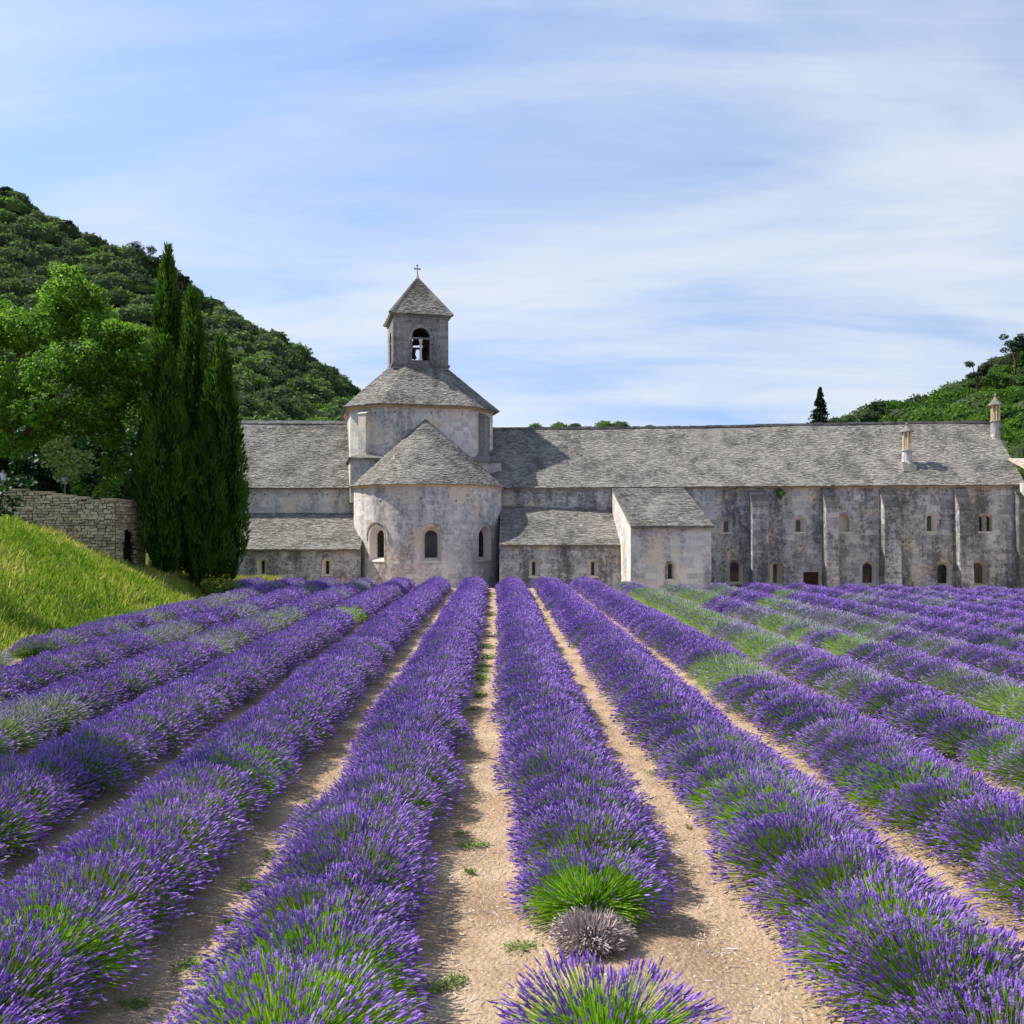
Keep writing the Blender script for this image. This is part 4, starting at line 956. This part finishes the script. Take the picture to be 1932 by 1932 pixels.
def wood(fz, xs, ys, n_ind, meshes, mat, rmin, rmax, label, group, cat, vis, nm):
    pts = []
    for y in ys:
        x = xs[0]
        st = rmin * 1.25
        while x < xs[1]:
            px_, py_ = x + random.uniform(-1, 1) * st * .5, y + random.uniform(-1, 1) * st * .5
            z = float(fz(np.array(px_), np.array(py_)))
            u = CX + px_ * F / py_; v = HZ - (z - CAMZ) * F / py_
            if vis(u, v, py_): pts.append((px_, py_, z, random.uniform(rmin, rmax), u))
            x += st
    pts.sort(key=lambda q: -q[3] / q[1] * (1.0 if -20 < q[4] < 1950 else .3))
    for (x, y, z, r, u) in pts[:n_ind]:
        M = Matrix.Translation((x, y, z + r * .25)) @ Matrix.Rotation(random.uniform(0, 6.28), 4, 'Z') @ Matrix.Diagonal((r * random.uniform(.9, 1.15), r, r * random.uniform(.8, 1.15), 1))
        tag(inst(nm, random.choice(meshes), None, M), label, cat, group)
    rest = MB()
    for (x, y, z, r, u) in pts[n_ind:]:
        a = random.uniform(0, 6.28); Rm = np.array([[math.cos(a), -math.sin(a), 0], [math.sin(a), math.cos(a), 0], [0, 0, random.uniform(.85, 1.1)]]) * r
        tv = random.uniform(-.45, .45)
        V = FV @ Rm.T + np.array([x, y, z + r * .25]); o0 = rest.n
        for f_, m_, t__ in far.f: rest.f.append((f_ + o0, m_, np.clip(t__ + tv, 0, 1)))
        rest.v.append(V); rest.n += len(V)
    if rest.n: tag(rest.build('hillside_wood', mat), 'dense wood covering the hillside', None, None, 'stuff')
    return len(pts)
nl = wood(hill_z, (-150, 40), np.arange(84, 184, 2.5), 290, oakM, M_OAK, 1.5, 3.1, 'grey-green oak in the wood covering the left hillside', 'trees of the left hillside wood', 'tree',
     lambda u, v, y: -260 < u < 1300 and v < 960, 'hillside_oak')
nr_ = wood(hillR_z, (40, 150), np.arange(80, 143, 2.6), 220, oakR + oakM[:2], M_OAKR, 1.7, 3.2, 'leafy green tree in the wood behind the right end of the wing', 'trees of the right hillside wood', 'tree',
     lambda u, v, y: 1480 < u < 2250 and v < 930, 'hillside_tree')
# trees whose tops show over the ridge
for px, py, r, D in ((1010, 800, 14, 110), (1055, 800, 18, 110), (1085, 799, 13, 110), (1140, 797, 18, 112), (1170, 799, 20, 112), (1225, 801, 10, 115), (1640, 778, 22, 118), (1600, 785, 18, 112), (1575, 790, 16, 110)):
    x, z = xz(px, py + 5, D); rr = r * D / F * .85
    M = Matrix.Translation((x, D, z - rr * .3)) @ Matrix.Diagonal((rr * 1.2, rr, rr * 1.2, 1))
    t_ = thing('distant_tree', (x, D, -0.6), 'distant treetop just showing over the slab roof ridge', 'tree', 'treetops over the roof ridge')
    inst('crown', random.choice(oakM), t_, ROOT[t_.name] @ M)
    mb = MB(); mb.tube([(x, D, -.6), (x, D, z - rr * .3)], [.3, .15], 6); mb.build('trunk', M_BARK, t_)
def pine(px, py, wpx, D, label, zfun, kind='pine'):
    x, z = xz(px, py, D); w_ = wpx * D / F; zb = float(zfun(np.array(x), np.array(D))) - .3
    t_ = thing('pine_tree', (x, D, zb), label, 'pine')
    mb = MB(); mb.tube([(x - .3 * w_, D, zb), (x - .1 * w_, D, (zb + z) / 2), (x, D, z)], [.25, .18, .08], 6)
    for s_ in (-.5, .1, .6): mb.tube([(x - .1 * w_, D, (zb + z) / 2), (x + s_ * w_, D, z)], [.12, .04], 5)
    mb.build('trunk', M_BARK, t_); mb = MB()
    for k_ in range(14):
        c = (x + random.uniform(-1, 1) * w_ * .8, D + random.uniform(-1, 1) * w_ * .5, z + random.uniform(-.95, .30) * w_)
        blob_leaves(mb, c, w_ * random.uniform(.25, .4), 170, .24, .5, .4, .55)
    mb.build('crown', M_PINE, t_)
pine(268, 468, 26, 176, 'broad umbrella pine on the left skyline, left of the tallest cypress', hill_z)
pine(345, 522, 12, 176, 'small round pine on the left skyline between the two cypress tips', hill_z)
pine(128, 420, 10, 178, 'little pine on the left skyline high on the slope', hill_z)
pine(4, 362, 18, 178, 'dark pine on the skyline at the left edge', hill_z)
pine(300, 490, 16, 176, 'low dark pine under the umbrella pine on the skyline', hill_z)
pine(1846, 690, 22, 134, 'dark pine on the right skyline', hillR_z)
pine(1918, 640, 26, 136, 'dark pine highest on the right skyline at the edge', hillR_z)
pine(1655, 765, 15, 136, 'round dark pine low on the right skyline', hillR_z)
pine(610, 692, 6, 178, 'tiny pine on the descending left skyline near the church', hill_z)
# conifer behind the ridge
x, z = xz(1547, 732, 100); t_ = thing('conifer', (x, 100, -.6), 'dark pointed conifer rising alone behind the slab roof', 'conifer')
mb = MB(); mb.tube([(x, 100, -.6), (x, 100, z)], [.3, .03], 6); mb.build('trunk', M_BARK, t_); mb = MB()
Hc = z + .6
for k_ in range(420):
    f = random.uniform(.6, 1); a = random.uniform(0, 2 * PI); L_ = (1 - f) * 15 * random.uniform(.45, 1.1) * .5 + .12
    n_ = 26; tt = rng.uniform(.15, 1, n_); P = np.stack([x + np.cos(a) * L_ * tt, 100 + np.sin(a) * L_ * tt, -.6 + f * Hc - tt * L_ * .25 + rng.normal(0, .06, n_)], 1)
    leaves(mb, P, np.tile([[0, 0, 1.0]], (n_, 1)), .26, .4 + .3 * rng.normal(size=n_))
mb.build('crown', M_PINE, t_)
# cliff outcrop
for px, py, wpx, hpx in ((497, 692, 11, 15), (452, 668, 7, 14)):
    D = 120.0; ys = np.arange(90, 178, 1.0); xs_ = (px - CX) * ys / F; vv = HZ - (hill_z(xs_, ys) - CAMZ) * F / ys; D = float(ys[np.argmin(np.abs(vv - py))]) - 2.5
    x, z = xz(px, py, D); mb = MB(); w_, h_ = wpx * D / F, hpx * D / F
    for k_ in range(9):
        c = np.array([x + random.uniform(-.6, .6) * w_, D + random.uniform(-.3, 1.5), z + random.uniform(-.7, .7) * h_])
        d = rng.normal(size=(8, 3)) * .12 + np.array([[i, j, k__] for k__ in (-1, 1) for j in (-1, 1) for i in (-1, 1)]) * .5
        mb.add(c + d * np.array([w_ * .9, 1.5, h_ * .8]), BOXF)
    tag(mb.build('cliff_outcrop', M_ROCK), 'pale limestone outcrop breaking through the wooded slope' if px == 497 else 'smaller pale rock face just right of the cypresses', 'rock')

# ---------------------------------------------------------------- lavender
def spike(sides, rings):
    V, Q = [], []
    for (r, z) in rings:
        for j in range(sides): a = 2 * PI * j / sides; V.append((r * math.cos(a), r * math.sin(a), z))
    for i in range(len(rings) - 1):
        for j in range(sides): Q.append([i * sides + j, i * sides + (j + 1) % sides, (i + 1) * sides + (j + 1) % sides, (i + 1) * sides + j])
    return np.array(V), np.array(Q)
SP_NEAR = spike(3, [(.4, 0), (1.0, .16), (.6, .34), (1.1, .52), (.65, .74), (.1, 1.0)])
SP_MID = spike(3, [(.4, 0), (1.0, .35), (.8, .7), (.1, 1.0)])
SP_FAR = spike(3, [(.6, 0), (1.0, .5), (.15, 1.0)])
def bush(n, lod, pf, flower, stem, rx=.69, ry=.72, h=.60, gf=False, ln=(.03, .066), wd=(.006, .0092), core=True, tf=.5, leafn=500):
    mb = MB()
    ct = rng.uniform(0.02, 1, n) ** 0.85; ph = rng.uniform(0, 2 * PI, n); stt = np.sqrt(1 - ct ** 2)
    lump = 1 + .07 * np.sin(ph * 3 + 1) + .05 * np.sin(ph * 5 + ct * 6) + rng.normal(0, .055, n)
    tip = np.stack([rx * stt * np.cos(ph) * lump, ry * stt * np.sin(ph) * lump, (.06 + (h - .06) * ct ** .8) * lump], 1)
    b0 = np.stack([tip[:, 0] * .22, tip[:, 1] * .22, np.full(n, .03)], 1) + rng.normal(0, .03, (n, 3)) * [1, 1, .2]
    ctl = b0 * .45 + tip * .55 + np.stack([0 * ct, 0 * ct, .10 * stt + .02], 1)
    d = tip - ctl; d[:, 2] += .10 * rng.uniform(0, 1, n); d /= np.linalg.norm(d, axis=1, keepdims=True)
    # stems as thin ribbons of two segments
    side = np.cross(d, rng.normal(size=(n, 3))); side /= np.linalg.norm(side, axis=1, keepdims=True)
    sw = {0: .0028, 1: .0042, 2: .007}[lod]
    q1 = b0 * .25 + ctl * .5 + tip * .25
    V = np.stack([b0 - side * sw, b0 + side * sw, q1 + side * sw, q1 - side * sw, tip + side * sw * .7, tip - side * sw * .7], 1).reshape(-1, 3); o = np.arange(n) * 6
    tint = np.clip(rng.normal(.5, .22, n), 0, 1)
    if lod < 2: mb.add(V, np.concatenate([np.stack([o, o + 1, o + 2, o + 3], 1), np.stack([o + 3, o + 2, o + 4, o + 5], 1)]), 1, np.concatenate([tint, tint]))
    else: mb.add(V, np.stack([o + 3, o + 2, o + 4, o + 5], 1), 1, tint)
    # flowers: fewer low on the front and back of the clump
    low = (ct < .40) & (np.abs(np.cos(ph)) < .70)
    has = (rng.uniform(0, 1, n) < pf) & ~(low & (rng.uniform(0, 1, n) < .75))
    if gf: has &= (ct > (.93 if core == 2 else .80)) | (np.abs(np.cos(ph)) > .84) | (rng.uniform(0, 1, n) < .10)
    else: has &= ~((np.abs(np.cos(ph)) < .65) & (ct < .55) & (rng.uniform(0, 1, n) < .4))
    tp, td = tip[has], d[has]; k = len(tp); M = frames(td)
    L_ = rng.uniform(*ln, k) * {0: 1, 1: 1.05, 2: 1.25}[lod]; W_ = rng.uniform(*wd, k) * {0: 1, 1: 1.25, 2: 2.0}[lod]
    M = np.stack([M[:, :, 0] * W_[:, None], M[:, :, 1] * W_[:, None], M[:, :, 2] * L_[:, None]], 2)
    T, Q = (SP_NEAR, SP_MID, SP_FAR)[lod]
    V, Fc = rep(T, Q, M, tp - td * .02); mb.add(V, Fc, 0, np.clip(np.repeat(rng.normal(tf, .2, k), len(Q)) + rng.normal(0, .08, k * len(Q)), 0, 1))
    # leafy heart
    m_ = leafn; ct = rng.uniform(0.0, 1, m_); ph = rng.uniform(0, 2 * PI, m_); stt = np.sqrt(1 - ct ** 2); rr = rng.uniform(.35, .68, m_)
    P = np.stack([rx * stt * np.cos(ph) * rr * .8, ry * stt * np.sin(ph) * rr * .8, h * ct * rr * .75 + .02], 1)
    d = np.stack([stt * np.cos(ph) * .8, stt * np.sin(ph) * .8, .55 + ct], 1) + rng.normal(0, .2, (m_, 3)); M = frames(d)
    l2 = rng.uniform(.12, .24, m_); w2 = rng.uniform(.006, .011, m_) * {0: 1, 1: 1.6, 2: 2.6}[lod]
    M = np.stack([M[:, :, 0] * w2[:, None], M[:, :, 1] * w2[:, None], M[:, :, 2] * l2[:, None]], 2)
    V, Fc = rep(np.array([[-1, 0, 0], [1, 0, 0], [.9, 0, .6], [0, 0, 1.0], [-.9, 0, .6]]), [[0, 1, 2, 3, 4]], M, P); mb.add(V, Fc, 1, np.clip(rng.normal(.4, .25, m_), 0, 1))
    if core:  # solid dark inner dome, added to stop light passing through the bush
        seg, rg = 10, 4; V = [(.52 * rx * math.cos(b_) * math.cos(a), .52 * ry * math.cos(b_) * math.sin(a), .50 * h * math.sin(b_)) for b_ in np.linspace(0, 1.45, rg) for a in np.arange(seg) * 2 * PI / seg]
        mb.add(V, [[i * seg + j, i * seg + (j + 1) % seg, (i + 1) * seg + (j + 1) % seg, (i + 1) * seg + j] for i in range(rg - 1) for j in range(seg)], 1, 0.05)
    return mb
def bm_(nm, mats, *a, **k): return bush(*a, **k).mesh(nm, mats)
P0 = [bm_('lavender_bush', [M_FLOWER, M_STEM], 2900, 0, .72, 0, 0) for _ in range(3)]
P1 = [bm_('lavender_bush', [M_FLOWER, M_STEM], 2200, 1, .78, 0, 0, leafn=340) for _ in range(3)]
P2 = [bm_('lavender_bush', [M_FLOWER, M_STEM], 1100, 2, .90, 0, 0, leafn=180) for _ in range(3)]
F0 = [bm_('green_fronted_bush', [M_FLOWER, M_STEMB], 2800, 0, .80, 0, 0, gf=True, leafn=800) for _ in range(2)]
S0 = [bm_('pale_lavender_bush', [M_FLOWER2, M_STEM], 2500, 0, .60, 0, 0, tf=.55)]
S1 = [bm_('pale_lavender_bush', [M_FLOWER2, M_STEMG], 1500, 1, .55, 0, 0, tf=.6, leafn=380) for _ in range(2)]
S2 = [bm_('pale_lavender_bush', [M_FLOWER2, M_STEMG], 900, 2, .48, 0, 0, tf=.6, leafn=260) for _ in range(2)]
G1 = [bm_('green_lavender_bush', [M_FLOWER2, M_STEMP], 1500, 1, .18, 0, 0, leafn=500) for _ in range(2)]
G2 = [bm_('green_lavender_bush', [M_FLOWER2, M_STEMP], 900, 2, .16, 0, 0, leafn=260)]
ORD = {0: 'row straight ahead of the camera, with the dead clump at its near end', -1: 'first row left of the middle row', 1: 'first row right of the middle row'}
NTH = ['', 'first', 'second', 'third', 'fourth', 'fifth', 'sixth', 'seventh', 'eighth', 'ninth', 'tenth', 'eleventh', 'twelfth', 'thirteenth', 'fourteenth', 'fifteenth']
green_px = [(1440, 1262, 40), (1405, 1240, 34), (1305, 1150, 30), (1345, 1165, 26), (1245, 1118, 22), (1330, 1122, 18), (1460, 1190, 26), (1445, 1215, 20), (1610, 1225, 30), (1480, 1130, 18), (1250, 1112, 16), (1930, 1340, 40), (645, 1157, 9), (560, 1243, 14)]
near_green = [(1640, 1720, 50), (1870, 1440, 40), (1740, 1540, 45), (1930, 1520, 40), (600, 1880, 60), (60, 1860, 60), (160, 1800, 40), (1560, 1420, 30), (40, 1560, 40)]
def field_noise(x, y): return .5 + .5 * wob(np.array(x), np.array(y), .42, 3.1) * .8 + .2 * wob(np.array(x), np.array(y), 1.3, .7)
def side_word(k): return 'left' if k < 0 else 'right'
nb_total = 0
for k in range(-7, 15):
    xe = row_x(k, 48.0); ye = float(row_end(xe)); n_ = abs(k)
    if k == 0: lb = 'lavender row straight ahead, starting behind the dead clump'
    elif k == 14: lb = 'outermost lavender row at the far right of the field'
    elif k == -7: lb = 'outermost lavender row on the left, short, in front of the dry grass by the cypresses'
    else: lb = 'lavender row, %s to the %s of the one straight ahead' % (NTH[n_], side_word(k))
    y = {-7: 45.6, 0: 8.15, 1: 4.9, -1: 4.4}.get(k, 3.6)
    root = None
    while y < ye - .5:
        x = float(row_x(k, y)) + .03 * math.sin(y * .8 + k * 2.1) + .02 * math.sin(y * 2.1 + k); u = CX + x * F / y
        sp = random.uniform(.60, .80) if k < 1 or y > 13 else random.uniform(.66, .88)
        if -750 < u < 2750:
            if k == -6 and 19.6 < y < 21.6: y += sp; continue
            if root is None:
                root = thing('lavender_row', (x, y, 0.0), lb, 'lavender row', 'rows of lavender in the field')
            lod = 0 if y < 12.5 else 1 if y < 26 else 2
            v = HZ - (.45 - CAMZ) * F / y
            q = float(field_noise(x, y)) - .22 * (k <= -4) - .12 * (k == 2) * (y > 14) - .36 * (k in (3, 4, 5)) * (y > 15) - .16 * (k >= 6) - .14 * (k >= 3) * (y <= 15) + random.uniform(-.14, .14) + .18 * (-3 <= k <= 2)
            gr = any(abs(u - a) < c_ * 1.5 and abs(v - b_) < c_ * .7 for a, b_, c_ in green_px) or (q < -.12) 
            if gr: me = random.choice(G1 if lod < 2 else G2)
            elif lod == 0 and (any(abs(u - a) < c_ and abs(v - b_) < c_ for a, b_, c_ in near_green) or random.random() < (.22 if k >= 1 else .12)): me = random.choice(F0)
            elif q < .24: me = random.choice((S0, S1, S2)[lod])
            else: me = random.choice((P0, P1, P2)[lod])
            s_ = random.uniform(.96, 1.07); hs = random.uniform(.96, 1.04) * (1.0 if -4 < k < 3 else .95)
            M = Matrix.Translation((x + random.uniform(-.06, .06), y, float(gz(np.array(x), np.array(y))) - .02)) @ Matrix.Rotation(random.choice((0, PI)) + random.uniform(-.25, .25), 4, 'Z') @ Matrix.Diagonal((s_ * random.choice((1, 1, -1)) * (1.07 if k >= 1 else 1.0), s_, hs, 1))
            inst('bush', me, root, ROOT[root.name] @ M); nb_total += 1
        y += sp
# foreground individuals of the middle row
def single(name, loc, label, cat, mb_f, parts):
    t_ = thing(name, loc, label, cat)
    for nm, mb, mats in parts: 
        o = inst(nm, mb.mesh(nm, mats), t_)
    return t_
x = .55; t_ = single('lavender_bush', (x, 5.32, 0), 'lone flowering lavender clump at the bottom centre, in front of the dead one', 'lavender', None,
       [('stems', bush(1000, 0, .80, M_FLOWER, M_STEMB, rx=.64, ry=.56, h=.55, leafn=700, ln=(.05, .095)), [M_FLOWER, M_STEMB])])
dead = bush(1700, 0, .35, None, None, rx=.31, ry=.27, h=.26, leafn=1100, ln=(.02, .04))
for i, (f_, m_, tt) in enumerate(dead.f): dead.f[i] = (f_, np.zeros(len(f_), int), tt)
t_ = thing('dead_lavender_bush', (.59, 6.85, 0), 'grey-brown dead lavender clump between the green bush and the lone flowering clump', 'dead shrub')
inst('twigs', dead.mesh('twigs', [M_DRY]), t_)
gb = bush(2600, 0, .85, None, None, rx=.64, ry=.50, h=.52, gf=True, leafn=1500, core=2)
t_ = thing('green_lavender_bush', (.62, 7.42, 0), 'bright green-fronted lavender bush right behind the dead clump', 'lavender')
inst('stems', gb.mesh('stems', [M_FLOWER, M_STEMB]), t_)

# ---------------------------------------------------------------- weeds and pebbles on the paths
def weed_mesh(n, s_):
    mb = MB(); a = rng.uniform(0, 2 * PI, n); r = s_ * np.sqrt(rng.uniform(0, 1, n)); P = np.stack([r * np.cos(a), r * np.sin(a) * .6, rng.uniform(.01, .07, n)], 1)
    leaves(mb, P, np.tile([[0, 0, 1.0]], (n, 1)), .04, rng.uniform(0, 1, n), 0, .6)
    side = np.stack([-np.sin(a), np.cos(a), 0 * a], 1) * .003
    mb.add(np.concatenate([[[0, 0, .005]], P - side, P + side]), np.stack([np.zeros(n, int), 1 + np.arange(n), 1 + n + np.arange(n)], 1), 0, .3)
    return mb.mesh('weed', M_WEED)
WM = [weed_mesh(90, .22), weed_mesh(60, .14), weed_mesh(130, .32)]
wl = [(924, 1120), (922, 1145), (920, 1180), (916, 1220), (913, 1255), (908, 1290), (1008, 1128), (1013, 1150), (1020, 1180), (1028, 1210), (1036, 1238), (856, 1140), (846, 1160), (865, 1120), (1450, 1560), (1620, 1560), (700, 1480), (560, 1585), (820, 1860), (855, 1850), (890, 1590), (885, 1640), (905, 1310), (900, 1280), (895, 1335), (870, 1570), (478, 1665), (375, 1820), (435, 1735), (520, 1610), (1810, 1745), (1790, 1720), (985, 1790), (255, 1890), (1405, 1450), (590, 1510), (1240, 1460), (1015, 1170), (1022, 1195), (1030, 1230), (1040, 1250), (1055, 1275), (925, 1200), (928, 1160), (920, 1240), (918, 1135), (1010, 1140), (860, 1130), (850, 1150), (840, 1170), (1730, 1560), (1300, 1560), (1075, 1310), (910, 1265)]
for px, py in wl:
    y = CAMZ * F / (py - HZ); x = (px - CX) * y / F; z = float(gz(np.array(x), np.array(y)))
    s_ = random.uniform(.4, .8) * (1 if y < 12 else 1.9)
    tag(inst('weed', random.choice(WM), None, Matrix.Translation((x, y, z)) @ Matrix.Rotation(random.uniform(0, 6), 4, 'Z') @ Matrix.Scale(s_, 4)), 'low green weed sprouting in the bare soil between lavender rows', 'weed', 'weeds in the paths between rows')
n = 9000; yy = 5 + 24 * rng.uniform(0, 1, n) ** 1.7; kk = rng.integers(-5, 7, n); xx = 0.78 + 2 * kk + 1.0 + ROW_SLOPE * yy + rng.normal(0, .26, n)
ok = np.abs(xx) < yy * .62 + 1; xx, yy = xx[ok], yy[ok]; n = len(xx)
T = np.array([[1, 0, 0], [.2, .9, 0], [-.9, .3, 0], [-.3, -.9, 0], [0, 0, .8], [.3, .1, .7]]); TQ = [[0, 1, 4], [1, 2, 4], [2, 3, 4], [3, 0, 4]]
M = frames(np.tile([[0, 0, 1.0]], (n, 1)) + rng.normal(0, .25, (n, 3))) * (rng.uniform(.004, .017, n) * np.where(rng.uniform(0, 1, n) < .05, 2.3, 1))[:, None, None]
mb = MB(); V, Fc = rep(T, TQ, M, np.stack([xx, yy, gz(xx, yy) + .001], 1)); mb.add(V, Fc)
tag(mb.build('pebbles', M_PEB), 'small pale pebbles scattered over the soil', None, None, 'stuff')

# dry litter and fallen flowers along the row edges
n = 9000; yy = 4.6 + 22 * rng.uniform(0, 1, n) ** 1.6; kk = rng.integers(-5, 7, n); xx = 0.78 + 2 * kk + ROW_SLOPE * yy + rng.choice((-1, 1), n) * (1.0 - np.abs(rng.normal(0, .26, n)))
M = frames(np.tile([[0, 0, 1.0]], (n, 1)) + rng.normal(0, .35, (n, 3))); sc_ = rng.uniform(.012, .05, n)
M = np.stack([M[:, :, 0] * sc_[:, None], M[:, :, 1] * .0035, M[:, :, 2] * .004], 2)
V, Fc = rep(np.array([[-1, -1, 0], [1, -1, 0], [1, 1, .3], [-1, 1, .3]]), [[0, 1, 2, 3]], M, np.stack([xx, yy, gz(xx, yy) + .008], 1))
mb = MB(); mb.add(V, Fc, 0, rng.uniform(0, 1, n)); tag(mb.build('dry_litter', M_DRY), 'dry stalks littering the soil along the rows', None, None, 'stuff')

# ---------------------------------------------------------------- grass on the bank
n = 78000
yy = 17 + 38 * rng.uniform(0, 1, n) ** .9; ss = rng.uniform(-.25, 11.5, n); xx = foot(yy) - ss
z = bank_z(xx, yy); u = CX + xx * F / yy
ok = (u > -260) & ~((yy > 42) & (ss > 3.2)) & (u < 520)
xx, yy, ss, z = xx[ok], yy[ok], ss[ok], z[ok]; n = len(xx)
pn = wob(xx, yy, .55, 1.1); dry = np.clip(.16 + .22 * pn + .45 * np.exp(-((yy - 41.2) / 1.6) ** 2) * (ss < 10) + .55 * (yy > 44) * (ss < 4), 0, 1)
hgt = rng.uniform(.14, .36, n) * (1 + .35 * pn + .3 * wob(xx, yy, 2.6, 1.0)) * np.where(rng.uniform(0, 1, n) < .05, 1.5, 1); d = np.stack([.25 + rng.normal(0, .32, n), rng.normal(0, .32, n) - .1, np.ones(n)], 1); M = frames(d)
wd = rng.uniform(.010, .020, n); M = np.stack([M[:, :, 0] * wd[:, None], M[:, :, 1] * hgt[:, None] * .25, M[:, :, 2] * hgt[:, None]], 2)
V, Fc = rep(np.array([[-1, 0, 0], [1, 0, 0], [.7, .25, .55], [0, 1, 1.0], [-.7, .25, .55]]), [[0, 1, 2, 3, 4]], M, np.stack([xx, yy, z - .03], 1))
mb = MB(); mb.add(V, Fc, 0, np.clip(.36 + .22 * pn + .15 * wob(xx, yy, 2.3, 4.0) + rng.normal(0, .17, n) + .45 * (rng.uniform(0, 1, n) < .05) + .6 * dry * (rng.uniform(0, 1, n) < .65), 0, 1))
tag(mb.build('meadow_grass', M_GRASS), 'tall meadow grass on the bank, bright green with dry seed heads', None, None, 'stuff')
# dry grass at the end of the left rows, yellow-flowered bush
n = 9000; xx = rng.uniform(-18.5, -13.3, n); yy = rng.uniform(50.3, 52.4, n); hgt = rng.uniform(.35, .85, n)
d = np.stack([rng.normal(0, .3, n), rng.normal(0, .3, n), np.ones(n)], 1); M = frames(d); wd = rng.uniform(.012, .022, n)
M = np.stack([M[:, :, 0] * wd[:, None], M[:, :, 1] * hgt[:, None] * .25, M[:, :, 2] * hgt[:, None]], 2)
V, Fc = rep(np.array([[-1, 0, 0], [1, 0, 0], [.7, .25, .55], [0, 1, 1.0], [-.7, .25, .55]]), [[0, 1, 2, 3, 4]], M, np.stack([xx, yy, np.maximum(gz(xx, yy), bank_z(xx, yy)) - .05], 1))
mb = MB(); mb.add(V, Fc, 0, np.clip(rng.normal(.78, .16, n), 0, 1)); tag(mb.build('dry_grass', M_GRASS), 'tall dry grass in front of the aisle wall', None, None, 'stuff')
x, z = xz(425, 1118, 44.2); t_ = thing('yellow_flower_bush', (x, 44.2, 0), 'low bush with yellow flowers at the foot of the cypresses', 'shrub')
mb = MB()
for k_ in range(6): blob_leaves(mb, (x + random.uniform(-.8, .8), 44.2 + random.uniform(-.3, .3), .3 + random.uniform(0, .3)), .38, 130, .12, .5, .4)
mb.build('foliage', M_WEED, t_); mb = MB()
for k_ in range(6): blob_leaves(mb, (x + random.uniform(-.9, .7), 44.1 + random.uniform(-.3, .3), .5 + random.uniform(0, .35)), .36, 60, .09, .5, .5)
tag(mb.build('flowers', M_YELLOW, t_), kind='stuff')
# ivy under the eaves of the wing
u = wu(1472); t_ = thing('ivy_tuft', tuple(wm(u, wz(1472, 932), 0.1)), 'green ivy tuft hanging under the cornice of the wing', 'ivy'); mb = MB()
P = wm(u, wz(1472, 930), .12); blob_leaves(mb, P, .26, 160, .12, .5, .4); blob_leaves(mb, P - np.array([0, 0, .25]), .14, 60, .11, .5, .4); mb.build('foliage', M_LEAF, t_)
print('bushes', nb_total, 'hill', nl, nr_, 'tris', sum(len(m.loops) - 2 * len(m.polygons) for m in bpy.data.meshes), 'objs', len(bpy.data.objects))
